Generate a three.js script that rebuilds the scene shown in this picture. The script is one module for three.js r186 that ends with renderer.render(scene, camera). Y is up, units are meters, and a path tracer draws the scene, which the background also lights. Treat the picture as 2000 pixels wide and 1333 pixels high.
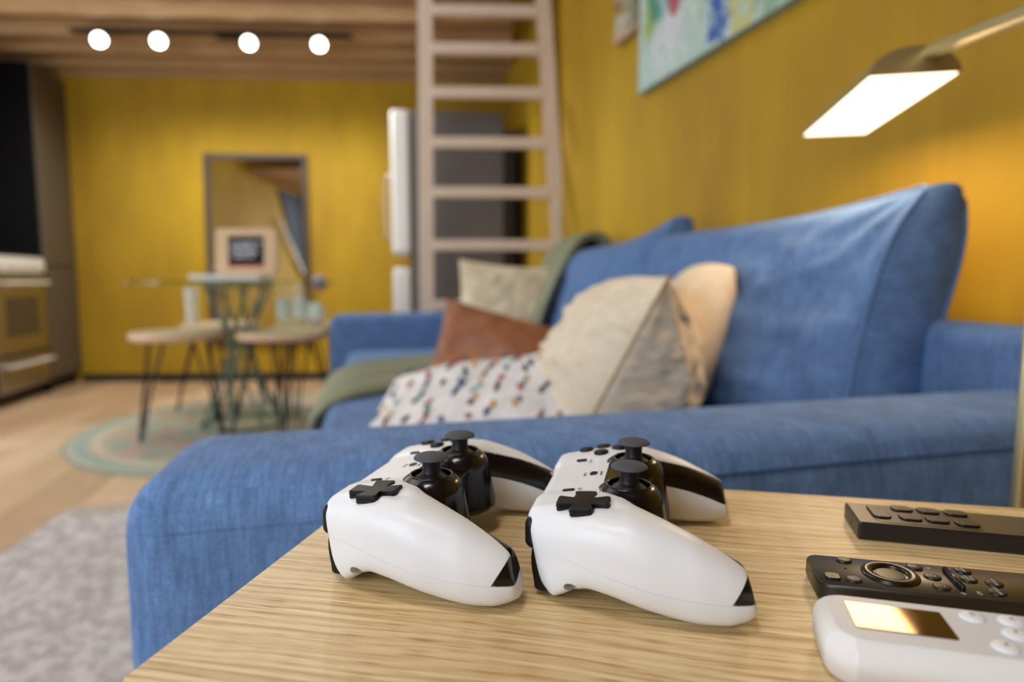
import * as THREE from 'three';
import { RoundedBoxGeometry } from 'three/addons/geometries/RoundedBoxGeometry.js';
import { TextGeometry } from 'three/addons/geometries/TextGeometry.js';
import { FontLoader } from 'three/addons/loaders/FontLoader.js';
import { mergeGeometries, mergeVertices, toCreasedNormals } from 'three/addons/utils/BufferGeometryUtils.js';
import { RectAreaLightUniformsLib } from 'three/addons/lights/RectAreaLightUniformsLib.js';

// ---------------------------------------------------------------- camera, sky, light, exposure
const EYE = 0.76;                                     // lens height above the floor
const scene = new THREE.Scene();
const camera = new THREE.PerspectiveCamera(56.13, 2000 / 1333, 0.02, 60);
camera.position.set(0, EYE, 0);
camera.rotation.set(-Math.atan(121.5 / 1250), 0, 0);
camera.focus = 0.335; camera.userData.fStop = 3.9;
scene.add(camera);
scene.background = new THREE.Color(0.62, 0.74, 0.95);
const renderer = new THREE.WebGLRenderer({ antialias: true });
renderer.toneMapping = THREE.LinearToneMapping;
renderer.toneMappingExposure = 0.9;
renderer.shadowMap.enabled = true;
RectAreaLightUniformsLib.init();
const DAY_LEFT = 4.2, DAY_BACK = 4.3, DAY_TOP = 0.3, LAMP = 20, SPOT = 2.2, CEILING_FILL = 26;  // windows and skylight are unseen sources; the ceiling lamp is added fill
const DAYLIGHT = new THREE.Color(0.80, 0.94, 1.14), WARM = new THREE.Color(1.0, 0.66, 0.34);

// ---------------------------------------------------------------- helpers
const V = (x, y, z) => new THREE.Vector3(x, y, z);
function rng(seed) { let s = seed >>> 0; return () => { s = (s + 0x6d2b79f5) >>> 0; let t = Math.imul(s ^ (s >>> 15), 1 | s); t = (t + Math.imul(t ^ (t >>> 7), 61 | t)) ^ t; return ((t ^ (t >>> 14)) >>> 0) / 4294967296; }; }
const hash2 = (x, y, s) => { let h = (Math.imul(x, 374761393) + Math.imul(y, 668265263) + Math.imul(s, 362437)) | 0; h = Math.imul(h ^ (h >>> 13), 1274126177); return ((h ^ (h >>> 16)) >>> 0) / 4294967296; };
function vnoise(x, y, s = 1, px = 1 << 20, py = 1 << 20) {          // tileable value noise, 0..1
  const xi = Math.floor(x), yi = Math.floor(y), fx = x - xi, fy = y - yi, u = fx * fx * (3 - 2 * fx), v = fy * fy * (3 - 2 * fy);
  const m = (a, p) => ((a % p) + p) % p, x0 = m(xi, px), x1 = m(xi + 1, px), y0 = m(yi, py), y1 = m(yi + 1, py);
  const a = hash2(x0, y0, s), b = hash2(x1, y0, s), c = hash2(x0, y1, s), d = hash2(x1, y1, s);
  return a + (b - a) * u + (c - a) * v + (a - b - c + d) * u * v;
}
function fbm(x, y, s, o = 4, px = 1 << 20, py = 1 << 20) { let a = 0, w = 0.5, n = 0; for (let i = 0; i < o; i++) { a += w * vnoise(x, y, s + i * 17, px, py); n += w; w *= 0.5; x *= 2; y *= 2; px *= 2; py *= 2; } return a / n; }
const clamp = THREE.MathUtils.clamp, lerp = THREE.MathUtils.lerp, sstep = THREE.MathUtils.smoothstep, rad = THREE.MathUtils.degToRad;
function tex(w, h, fn, srgb = true, repeat) {
  const d = new Uint8Array(w * h * 4), c = [0, 0, 0];
  for (let y = 0; y < h; y++) for (let x = 0; x < w; x++) { fn(x / w, y / h, c, x, y); const o = (y * w + x) * 4; d[o] = clamp(c[0], 0, 255); d[o + 1] = clamp(c[1], 0, 255); d[o + 2] = clamp(c[2], 0, 255); d[o + 3] = 255; }
  const t = new THREE.DataTexture(d, w, h); if (srgb) t.colorSpace = THREE.SRGBColorSpace;
  t.wrapS = t.wrapT = THREE.RepeatWrapping; t.magFilter = THREE.LinearFilter; t.minFilter = THREE.LinearMipmapLinearFilter; t.generateMipmaps = true;
  if (repeat) t.repeat.set(repeat[0], repeat[1]);
  t.needsUpdate = true; return t;
}
const std = (o) => new THREE.MeshStandardMaterial(o), phys = (o) => new THREE.MeshPhysicalMaterial(o);
const names = new Map();
function numbered(n) { const k = names.get(n) || 0; names.set(n, k + 1); return k ? `${n}_${String(k).padStart(3, '0')}` : n; }
function tag(o, label, category, group, kind) { if (label) o.userData.label = label; if (category) o.userData.category = category; if (group) o.userData.group = group; if (kind) o.userData.kind = kind; return o; }
function thing(name, label, category, pos = [0, 0, 0], turn = 0, group) { const o = new THREE.Group(); o.name = numbered(name); o.position.set(...pos); o.rotation.y = turn; scene.add(o); return tag(o, label, category, group); }
function part(name, geo, mat, parent) { const m = new THREE.Mesh(geo, mat); m.name = name; m.castShadow = m.receiveShadow = true; parent.add(m); return m; }
function struct(name, geo, mat) { const m = part(name, geo, mat, scene); m.userData.kind = 'structure'; return m; }
// uv in metres by the dominant axis of each face normal; grain: axis that u follows
function uvBox(g, grain = 'x') {
  g = g.index ? g.toNonIndexed() : g; const p = g.attributes.position, n = g.attributes.normal, uv = new Float32Array(p.count * 2);
  for (let i = 0; i < p.count; i += 3) {
    let ax = 0, ay = 0, az = 0; for (let k = 0; k < 3; k++) { ax += Math.abs(n.getX(i + k)); ay += Math.abs(n.getY(i + k)); az += Math.abs(n.getZ(i + k)); }
    for (let k = 0; k < 3; k++) {
      const x = p.getX(i + k), y = p.getY(i + k), z = p.getZ(i + k); let a, b;
      if (ax >= ay && ax >= az) [a, b] = [z, y]; else if (ay >= az) [a, b] = [x, z]; else [a, b] = [x, y];
      if (grain === 'y' && !(ay > ax && ay > az)) [a, b] = [b, a];
      if (grain === 'z' && ay >= ax && ay >= az) [a, b] = [b, a];
      uv[(i + k) * 2] = a; uv[(i + k) * 2 + 1] = b;
    }
  }
  g.setAttribute('uv', new THREE.BufferAttribute(uv, 2)); return g;
}
const box = (w, h, d, x = 0, y = 0, z = 0, grain = 'x') => uvBox(new THREE.BoxGeometry(w, h, d), grain).translate(x, y, z);
const rbox = (w, h, d, r, x = 0, y = 0, z = 0, seg = 3, grain = 'x') => uvBox(new RoundedBoxGeometry(w, h, d, seg, Math.min(r, w / 2 - 1e-5, h / 2 - 1e-5, d / 2 - 1e-5)), grain).translate(x, y, z);
const cyl = (r0, r1, h, x = 0, y = 0, z = 0, seg = 32) => new THREE.CylinderGeometry(r0, r1, h, seg).translate(x, y, z);
const lathe = (pts, seg = 40) => new THREE.LatheGeometry(pts.map((p) => new THREE.Vector2(p[0], p[1])), seg);
const tube = (pts, r, seg = 32, rs = 8, closed = false) => new THREE.TubeGeometry(new THREE.CatmullRomCurve3(pts, closed), seg, r, rs, closed);
function rod(a, b, r, rs = 12) { const d = b.clone().sub(a), g = new THREE.CylinderGeometry(r, r, d.length(), rs); g.applyQuaternion(new THREE.Quaternion().setFromUnitVectors(V(0, 1, 0), d.clone().normalize())); const m = a.clone().add(b).multiplyScalar(0.5); return g.translate(m.x, m.y, m.z); }
const merge = (list) => mergeGeometries(list.map((g) => { const q = g.index ? g.toNonIndexed() : g; for (const k of Object.keys(q.attributes)) if (!['position', 'normal', 'uv'].includes(k)) q.deleteAttribute(k); return q; }));
function roundRect(w, h, r) { const s = new THREE.Shape(), x = -w / 2, y = -h / 2; s.moveTo(x + r, y); s.lineTo(x + w - r, y); s.absarc(x + w - r, y + r, r, -Math.PI / 2, 0); s.lineTo(x + w, y + h - r); s.absarc(x + w - r, y + h - r, r, 0, Math.PI / 2); s.lineTo(x + r, y + h); s.absarc(x + r, y + h - r, r, Math.PI / 2, Math.PI); s.lineTo(x, y + r); s.absarc(x + r, y + r, r, Math.PI, Math.PI * 1.5); return s; }
// a plate lying flat: the shape's plane becomes x / -z, thickness grows upward from y0
const flat = (shape, t, y0 = 0, bevel = 0, bs = 2, cs = 10) => new THREE.ExtrudeGeometry(shape, { depth: Math.max(1e-5, t - 2 * bevel), bevelEnabled: bevel > 0, bevelSize: bevel, bevelThickness: bevel, bevelOffset: -bevel, bevelSegments: bs, curveSegments: cs }).translate(0, 0, bevel).rotateX(-Math.PI / 2).translate(0, y0, 0);
const fontBold = await new FontLoader().loadAsync('fonts/droid/droid_sans_bold.typeface.json');
const fontReg = await new FontLoader().loadAsync('fonts/droid/droid_sans_regular.typeface.json');
function textFlat(str, size, x, z, turn, y, font = fontBold) {       // centred lettering lying on a horizontal face, 0.08 mm proud
  const g = new TextGeometry(str, { font, size, depth: 0.00008, curveSegments: 3 }); g.computeBoundingBox(); const b = g.boundingBox;
  return g.translate(-(b.min.x + b.max.x) / 2, -(b.min.y + b.max.y) / 2, 0).rotateX(-Math.PI / 2).rotateY(turn).translate(x, y, z);
}

// ---------------------------------------------------------------- materials
function woodTex(seed, w, h, lenM, widM, light, dark, o = {}) {     // u along the grain; tile lenM x widM metres
  const { streak = 1, rings = 0.5, pore = 0.5, period = 0.007 } = o;
  return tex(w, h, (u, v, c) => {
    const X = u * lenM, Y = v * widM, px = Math.max(1, Math.round(lenM * 5)), py = Math.max(1, Math.round(widM * 12));
    const warp = fbm(u * px, v * py, seed, 3, px, py) - 0.5;
    const ph = (Y + warp * 0.05) / period;
    const cut = Math.abs(ph - Math.floor(ph) - 0.5) * 2; const ring = Math.pow(1 - cut, 2.2) * (0.25 + 0.9 * fbm(u * px * 2, v * py * 3, seed + 5, 2, px * 2, py * 3));
    const wy = v + warp * 0.02 / widM;
    const s1 = vnoise(u * px * 2, wy * Math.round(widM * 420), seed + 9, px * 2, Math.round(widM * 420)), s2 = vnoise(u * px * 6, wy * Math.round(widM * 1500), seed + 11, px * 6, Math.round(widM * 1500));
    const pr = Math.pow(vnoise(u * Math.round(lenM * 60), wy * Math.round(widM * 2200), seed + 21, Math.round(lenM * 60), Math.round(widM * 2200)), 5);
    const broad = fbm(u * px, v * py * 0.5 | 0, seed + 31, 2, px, py) - 0.5;
    let k = 0.30 + streak * ((s1 - 0.5) * 0.42 + (s2 - 0.5) * 0.32) + rings * ring * 0.8 + pore * pr * 0.9 + broad * 0.2;
    k = clamp(k, 0, 1.15);
    for (let i = 0; i < 3; i++) c[i] = lerp(light[i], dark[i], k);
  });
}
const at = (t, a, b) => { const q = t.clone(); q.repeat.set(1 / a, 1 / b); q.needsUpdate = true; return q; };
const oakMap = at(woodTex(3, 2048, 1024, 0.6, 0.32, [244, 224, 176], [168, 132, 82], { streak: 0.72, rings: 0.5, pore: 1.0, period: 0.0065 }), 0.6, 0.32);
const oak = phys({ map: oakMap, bumpMap: oakMap, bumpScale: 0.00012, roughness: 0.42, specularIntensity: 0.8 });
const pineTex = woodTex(17, 1024, 512, 1.2, 0.4, [238, 220, 200], [204, 174, 148], { rings: 0.5, pore: 0.2, period: 0.02 });
const pine = std({ map: at(pineTex, 1.2, 0.4), roughness: 0.65 });
const joistWood = std({ map: at(woodTex(29, 1024, 512, 1.2, 0.4, [214, 176, 124], [150, 112, 68], { rings: 0.5, pore: 0.2, period: 0.02 }), 1.2, 0.4), roughness: 0.7 });
const deckWood = std({ map: at(pineTex, 1.2, 0.4), color: 0xb58f70, roughness: 0.75 });
const floorTex = [41, 47, 53].map((s, i) => at(woodTex(s, 1024, 256, 1.4, 0.19, [[218, 188, 150], [208, 178, 142], [226, 198, 162]][i], [[176, 138, 100], [160, 126, 92], [186, 150, 112]][i], { rings: 0.4, period: 0.02 }), 1.4, 0.19));
const floorMats = floorTex.map((map) => std({ map, roughness: 0.5 }));
const stoolWood = std({ map: at(pineTex, 1.2, 0.4), color: 0xf0dccb, roughness: 0.55 });
function yellowTex(seed) {
  return tex(1024, 1024, (u, v, c) => {
    const a = fbm(u * 6, v * 2, seed, 4, 6, 2) - 0.5, b = vnoise(u * 220, v * 5, seed + 4, 220, 5) * 0.4 - 0.2, d = fbm(u * 24, v * 10, seed + 8, 3, 24, 10) - 0.5;
    const k = 1 + a * 0.22 + b * 0.07 + d * 0.08;
    c[0] = 180 * k; c[1] = 143 * (k + a * 0.06); c[2] = 36 * (k - a * 0.3);
  });
}
const yellowMap = at(yellowTex(61), 2.4, 2.4);
const yellow = phys({ map: yellowMap, roughness: 0.7, specularIntensity: 0.5 });
const weave = (base, seed, amp = 0.22) => tex(1024, 1024, (u, v, c, x, y) => {
  const th = 128, a = u * th, b = v * th, ia = Math.floor(a), ib = Math.floor(b), fa = a - ia - 0.5, fb = b - ib - 0.5, over = (ia + ib) & 1;
  const bulge = over ? (1 - fa * fa * 2.6) * (1 - fb * fb * 1.2) : (1 - fb * fb * 2.6) * (1 - fa * fa * 1.2);
  const slub = vnoise(a, v * 14, seed, th, 14) * 0.52 + vnoise(u * 14, b, seed + 3, 14, th) * 0.16 + hash2(ia, ib, seed + 7) * 0.32;
  const k = 0.78 + bulge * 0.22 + (slub - 0.5) * amp * 2.1 + (fbm(u * 7, v * 7, seed + 11, 3, 7, 7) - 0.5) * 0.14;
  for (let i = 0; i < 3; i++) c[i] = base[i] * k + (k > 1 ? (k - 1) * 60 : 0);
});
const blueWeave = at(weave([100, 133, 181], 71, 0.16), 0.24, 0.24);
const blue = phys({ map: blueWeave, bumpMap: blueWeave, bumpScale: 0.0006, roughness: 0.92, sheen: 0.4, sheenRoughness: 0.6, sheenColor: new THREE.Color(0.62, 0.6, 0.7), specularIntensity: 0.3 });
const blueSeam = std({ color: 0x2c4c80, roughness: 0.95 });
const blotch = (c0, c1, seed, f, w = 512) => tex(w, w, (u, v, c) => { const k = sstep(fbm(u * f, v * f, seed, 5, f, f), 0.25, 0.75), g = hash2(u * w | 0, v * w | 0, seed) - 0.5; for (let i = 0; i < 3; i++) c[i] = lerp(c0[i], c1[i], k) + g * 7; });
const velvetPile = at(blotch([60, 60, 60], [200, 200, 200], 82, 11), 0.5, 0.5);
const velvet = phys({ bumpMap: velvetPile, bumpScale: 0.012, map: at(blotch([220, 205, 178], [226, 212, 186], 81, 40), 0.5, 0.5), roughness: 0.8, sheen: 0.5, sheenRoughness: 0.5, sheenColor: new THREE.Color(0.5, 0.45, 0.38) });
const velvetSmooth = phys({ map: at(blotch([228, 208, 176], [236, 218, 188], 83, 30), 0.5, 0.5), roughness: 0.85, sheen: 0.4, sheenColor: new THREE.Color(0.5, 0.45, 0.38) });
const creamFur = phys({ map: at(blotch([206, 188, 156], [230, 218, 192], 85, 14), 0.5, 0.5), roughness: 0.95, sheen: 0.5, sheenColor: new THREE.Color(0.5, 0.46, 0.4) });
const leather = phys({ map: at(blotch([142, 88, 56], [166, 106, 70], 87, 11), 0.4, 0.4), roughness: 0.48 });
const whiteCotton = std({ map: at(weave([238, 234, 230], 91, 0.06), 0.3, 0.3), roughness: 0.95 });
const knitTex = tex(512, 512, (u, v, c) => { const col = u * 16, row = v * 34, fc = col - Math.floor(col) - 0.5, zig = row + Math.abs(fc) * 1.6, fz = zig - Math.floor(zig) - 0.5; const k = 0.72 + 0.3 * (1 - fz * fz * 3) * (1 - Math.pow(Math.abs(fc) * 2, 3)) + (hash2(Math.floor(col), Math.floor(zig), 5) - 0.5) * 0.1; c[0] = 158 * k; c[1] = 162 * k; c[2] = 132 * k; });
const knit = std({ map: at(knitTex, 0.2, 0.2), bumpMap: at(knitTex, 0.2, 0.2), bumpScale: 0.003, roughness: 0.95, side: THREE.DoubleSide });
const brass = std({ color: 0xd6cb9c, metalness: 0.9, roughness: 0.36 });
const brassSatin = std({ color: 0xb5a678, metalness: 0.9, roughness: 0.42 });
const blackMetal = std({ color: 0x17171a, metalness: 0.4, roughness: 0.5 });
const taupe = std({ color: 0x5d5243, roughness: 0.55 });
const blackGloss = phys({ color: 0x060505, roughness: 0.7, specularIntensity: 0.35 });
const blackBoard = std({ color: 0x1b1a1c, roughness: 0.6 });
const steel = std({ color: 0xb9b2a6, metalness: 1, roughness: 0.34 });
const steelBright = std({ color: 0xe8e6e0, metalness: 0.25, roughness: 0.35 });
const fridgeGrey = std({ color: 0x6d6a68, metalness: 0.35, roughness: 0.45 });
const shellWhite = phys({ color: 0xe6e8ea, roughness: 0.38, specularIntensity: 0.9 });
const trimBlack = phys({ color: 0x0d0d0f, roughness: 0.22, specularIntensity: 1 });
const keyBlack = phys({ color: 0x0f0f11, roughness: 0.5, specularIntensity: 0.7 });
const rubber = std({ map: at(blotch([58, 60, 66], [76, 78, 85], 93, 20, 256), 0.02, 0.02), roughness: 0.7 });
const inkGrey = std({ color: 0x55555a, roughness: 0.7 });
const inkLight = std({ color: 0xa9a6a2, roughness: 0.6 });
const glassy = phys({ color: 0xffffff, transmission: 1, thickness: 0, roughness: 0.03, ior: 1.5 });
const tintGlass = phys({ color: 0xd2e6da, transmission: 1, thickness: 0, roughness: 0.02, ior: 1.5 });
const mirrorMat = std({ color: 0xf0f0ee, metalness: 1, roughness: 0.02 });
const frameBrown = std({ color: 0x4a3a2c, roughness: 0.5 });

// ---------------------------------------------------------------- frames of reference: walls, kitchen, sofa
const wallTurn = Math.atan(0.27), COR = V(-0.078, 0, -4.88);
const RIGHT = -Math.PI / 2 + wallTurn;                 // local x runs towards the lens along the wall, z into the room
const FAR = Math.atan(0.18 / 3.09);
const KIT = V(-3.172, 0, -4.697), LEFT = Math.PI / 2 + Math.atan(0.21);
const onRight = (t, h, z = 0) => V(COR.x + t * Math.cos(RIGHT) + z * Math.sin(RIGHT), h, COR.z - t * Math.sin(RIGHT) + z * Math.cos(RIGHT));
const onFar = (x, h, z = 0) => { const f = (x + 0.078) / Math.cos(FAR); return V(COR.x + f * Math.cos(FAR) + z * Math.sin(FAR), h, COR.z - f * Math.sin(FAR) + z * Math.cos(FAR)); };
const SO = V(-0.33, 0, -0.53), SA = Math.atan2(0.2062, 0.9785);
const onSofa = (w, h, s) => V(SO.x + w * Math.cos(SA) - s * Math.sin(SA), h, SO.z - w * Math.sin(SA) - s * Math.cos(SA));

// ---------------------------------------------------------------- the room
{
  const fl = new THREE.Group(); fl.name = 'floor'; fl.userData.kind = 'structure'; scene.add(fl);
  part('subfloor', box(7.2, 0.1, 7.4, -0.7, -0.062, -1.9), std({ color: 0x3a2a1c, roughness: 0.9 }), fl);
  const R = rng(5), turn = -Math.atan(0.21), lens = [1.4, 1.15, 0.9].map((l) => box(l - 0.003, 0.012, 0.187, 0, 0, 0));
  for (let r = 0; r < 24; r++) {                                     // rows run away from the lens, parallel to the kitchen
    let u = -1.1 - R() * 0.8;
    while (u < 4.95) {
      const k = Math.floor(R() * 3), l = [1.4, 1.15, 0.9][k], a = u + l / 2, b = -3.1 + r * 0.19;
      const x = b * Math.cos(turn) + a * Math.sin(turn) + 0.1, z = -(a * Math.cos(turn) - b * Math.sin(turn));
      u += l;
      const m = new THREE.Mesh(lens[k], floorMats[Math.floor(R() * 3)]); m.name = 'plank'; m.position.set(x, -0.006, z); m.rotation.y = Math.PI / 2 - turn; m.receiveShadow = true; m.castShadow = true; fl.add(m);
    }
  }
}
function wallPanel(name, len, h, holes, mat, pos, turn, off = 0) {    // shape plane x / y, front face at local z = 0
  const s = new THREE.Shape([new THREE.Vector2(0, -0.06), new THREE.Vector2(len, -0.06), new THREE.Vector2(len, h), new THREE.Vector2(0, h)]);
  for (const [x0, y0, x1, y1] of holes) s.holes.push(new THREE.Path([new THREE.Vector2(x0, y0), new THREE.Vector2(x0, y1), new THREE.Vector2(x1, y1), new THREE.Vector2(x1, y0)]));
  const g = new THREE.ExtrudeGeometry(s, { depth: 0.12, bevelEnabled: false }).translate(-off, 0, -0.12);
  const m = struct(name, g, mat); m.position.copy(pos); m.rotation.y = turn; return m;
}
const CEIL = 3.0;
wallPanel('wall_right', 6.6, CEIL, [], yellow, COR, RIGHT);
wallPanel('wall_far', 4.3, CEIL, [], yellow, COR, FAR, 4.2);
// left wall stands behind the kitchen; its window is out of view, placed to light the far end
const LW = V(KIT.x - 0.66 * 0.979, 0, KIT.z + 0.66 * 0.205);
const LWN = onLeft(-6.1, 0);
function onLeft(x, h, z = 0) { return V(LW.x + x * Math.cos(LEFT) + z * Math.sin(LEFT), h, LW.z - x * Math.sin(LEFT) + z * Math.cos(LEFT)); }
wallPanel('wall_left', 6.6, CEIL, [[3.3, 0.08, 4.3, 2.12]], yellow, LWN, LEFT);
wallPanel('wall_back', 5.4, CEIL, [[2.3, 0.55, 4.2, 2.15]], yellow, V(1.75, 0, 0.9), Math.PI);
{ // boarded ceiling with an unseen skylight placed to light the room from above
  const X0 = -4.5, X1 = 3.1, Z0 = -5.7, Z1 = 1.9, a = -2.2, b = -0.5, c = -3.2, d = -1.3, y = CEIL + 0.06;
  struct('ceiling', merge([box(X1 - X0, 0.12, Z1 - d, (X0 + X1) / 2, y, (Z1 + d) / 2, 'z'), box(X1 - X0, 0.12, c - Z0, (X0 + X1) / 2, y, (c + Z0) / 2, 'z'), box(a - X0, 0.12, d - c, (X0 + a) / 2, y, (c + d) / 2, 'z'), box(X1 - b, 0.12, d - c, (b + X1) / 2, y, (c + d) / 2, 'z')]), deckWood);
}
const glowPane = std({ color: 0xf4f6f8, emissive: new THREE.Color(0.93, 0.97, 1.0), emissiveIntensity: 1.6, roughness: 0.9 });  // glows in place of daylight behind the unseen windows and skylight
const whiteFrame = std({ color: 0xe9e6e0, roughness: 0.5 });
function unseenWindow(name, w, h, pos, turn, power) {
  const g = new THREE.Group(); g.name = name; g.userData.kind = 'structure'; g.position.copy(pos); g.rotation.y = turn; scene.add(g);
  part('frame', merge([box(w, 0.05, 0.1, 0, h / 2 - 0.025, -0.05), box(w, 0.05, 0.1, 0, -h / 2 + 0.025, -0.05), box(0.05, h - 0.1, 0.1, -w / 2 + 0.025, 0, -0.05), box(0.05, h - 0.1, 0.1, w / 2 - 0.025, 0, -0.05), box(0.05, h - 0.1, 0.08, 0, 0, -0.06)]), whiteFrame, g);
  for (const s of [-1, 1]) part('glowing_blind', box(w / 2 - 0.08, h - 0.1, 0.004, s * (w / 4 - 0.012), 0, -0.085), glowPane, g);
  const l = new THREE.RectAreaLight(DAYLIGHT, power, w - 0.1, h - 0.1); l.name = 'unseen_window_daylight';
  const f = V(0, 0, 0.015).applyAxisAngle(V(0, 1, 0), turn).add(pos); l.position.copy(f); l.lookAt(f.clone().add(V(0, 0, 1).applyAxisAngle(V(0, 1, 0), turn))); scene.add(l);
}
{ // unseen skylight, placed to light the room from above
  const g = new THREE.Group(); g.name = 'unseen_window_3'; g.userData.kind = 'structure'; g.position.set(-1.35, CEIL, -2.25); scene.add(g);
  part('frame', merge([box(0.05, 0.1, 1.9, -0.825, 0.05, 0), box(0.05, 0.1, 1.9, 0.825, 0.05, 0), box(1.6, 0.1, 0.05, 0, 0.05, -0.925), box(1.6, 0.1, 0.05, 0, 0.05, 0.925)]), whiteFrame, g);
  part('glowing_blind', box(1.6, 0.004, 1.8, 0, 0.085, 0), glowPane, g);
  const l = new THREE.RectAreaLight(DAYLIGHT, DAY_TOP, 1.6, 1.8); l.name = 'unseen_skylight_daylight'; l.position.set(-1.35, CEIL - 0.012, -2.25); l.up.set(0, 0, -1); l.lookAt(-1.35, 0, -2.25); scene.add(l);
}
unseenWindow('unseen_window_1', 1.0, 2.04, onLeft(-6.1 + 3.8, 1.1), LEFT, DAY_LEFT);  // out of view, placed to light the far wall and fridge door
unseenWindow('unseen_window_2', 1.9, 1.6, V(1.75 - 3.25, 1.35, 0.9), Math.PI, DAY_BACK);  // out of view behind the lens, placed to light the controllers and table
{ // dark skirting along the far wall and behind the cooker run
  const b = struct('baseboard_far', box(3.1, 0.055, 0.016, -1.55, 0.0275, 0.008), blackBoard); b.position.copy(COR); b.rotation.y = FAR;
  const c = struct('baseboard_right', box(4.8, 0.055, 0.016, 2.42, 0.0275, 0.008), blackBoard); c.position.copy(COR); c.rotation.y = RIGHT;
  // two lofts of joists and boards, one over the dining end and one behind the lens
  const loft = (name, zs, x0, x1, zNear, zFar, hb) => {
    const g = new THREE.Group(); g.name = name; g.userData.kind = 'structure'; scene.add(g);
    for (const [z, h0] of zs) { const j = part('joist', box(x1 - x0, 0.088, 0.04, 0, 0, 0), joistWood, g); j.position.set((x0 + x1) / 2, h0 + 0.044, -z - 0.02); j.rotation.y = FAR; }
    const n = Math.round((x1 - x0) / 0.28);
    for (let i = 0; i < n; i++) part('loft_board', box((x1 - x0) / n - 0.004, 0.022, zFar - zNear, 0, 0, 0, 'z'), deckWood, g).position.set(x0 + (i + 0.5) * (x1 - x0) / n, hb + 0.011, -(zNear + zFar) / 2 + (x0 + (i + 0.5) * (x1 - x0) / n + 1.9) * -0.058);
    return g;
  };
  const H = 2.2;
  loft('trim_1', [[3.67, H], [3.98, H], [4.27, H], [4.55, H], [4.73, H - 0.012]], -3.75, 0.0, 3.62, 4.83, H + 0.09);
  loft('trim_2', [[-0.7, H], [-0.3, H], [0.1, H], [0.5, H], [0.9, H]], -3.0, 1.0, -0.85, 0.95, H + 0.09);
  // added flat ceiling lamp on the rear loft joists, fill light for the side table
  const rear = scene.getObjectByName('trim_2'), lp = part('added_lamp_panel', rbox(0.34, 0.03, 0.34, 0.012, -0.3, H - 0.0155, 0.0, 3), std({ color: 0xffffff, emissive: new THREE.Color(1, 0.98, 0.95), emissiveIntensity: 2, roughness: 0.6 }), rear);
  lp.userData.label = 'added flat white lamp panel, fill light for the tabletop';
  const cl = new THREE.RectAreaLight(new THREE.Color(1, 0.97, 0.92), CEILING_FILL, 0.32, 0.32); cl.name = 'added_ceiling_fill_light'; cl.position.set(-0.3, H - 0.034, 0.0); cl.up.set(0, 0, -1); cl.lookAt(-0.3, 0, 0.0); scene.add(cl);
}

// ---------------------------------------------------------------- sofa
const sofa = thing('sofa', 'deep blue woven fabric sofa with rounded arms standing along the mustard wall', 'sofa', [SO.x, 0, SO.z], SA);
{
  const LEN = 2.8, DEP = 1.2, AT = 0.212;
  const prof = new THREE.Shape();                                    // arm seen from its outer side: x = depth from the front, y = height
  prof.moveTo(-0.015, 0.09); prof.lineTo(DEP, 0.09); prof.lineTo(DEP, 0.6); prof.lineTo(0.5, 0.59); prof.lineTo(0.16, 0.586); prof.lineTo(0.045, 0.585); prof.bezierCurveTo(0.005, 0.584, -0.015, 0.568, -0.015, 0.52); prof.lineTo(-0.015, 0.09);
  const bev = 0.045;
  const arm = () => uvBox(new THREE.ExtrudeGeometry(prof, { depth: AT - 2 * bev, bevelEnabled: true, bevelSize: bev, bevelThickness: bev, bevelOffset: -bev, bevelSegments: 6, curveSegments: 14 }));
  const smooth = (g) => toCreasedNormals(g, 0.9);
  part('arm', smooth(arm().translate(0, 0, -AT + bev)), blue, sofa);
  part('arm', smooth(arm().translate(0, 0, -LEN + bev)), blue, sofa);
  const seam = (z) => tube([V(0.5, 0.556, z), V(0.75, 0.563, z), V(1.0, 0.567, z), V(DEP - 0.03, 0.57, z)], 0.0013, 40, 6);
  part('arm_seam', seam(0.0005), blueSeam, sofa); part('arm_seam', seam(-LEN - 0.0005), blueSeam, sofa);
  part('base', rbox(1.06, 0.2, LEN - 2 * AT, 0.02, 0.6, 0.19, -LEN / 2), blue, sofa);
  part('back_frame', rbox(0.085, 0.6, LEN - 0.04, 0.03, DEP - 0.0425, 0.39, -LEN / 2, 4), blue, sofa);
  for (const i of [0, 1]) { const w = (LEN - 2 * AT) / 2; part('seat_cushion', rbox(1.0, 0.17, w - 0.012, 0.045, 0.57, 0.335, -AT - w * (i + 0.5), 5), blue, sofa); }
  for (const [x, z] of [[0.07, -0.1], [0.07, -LEN + 0.1], [DEP - 0.08, -0.1], [DEP - 0.08, -LEN + 0.1]]) part('leg', cyl(0.024, 0.016, 0.1, x, 0.05, z, 20), frameBrown, sofa);
}
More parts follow.
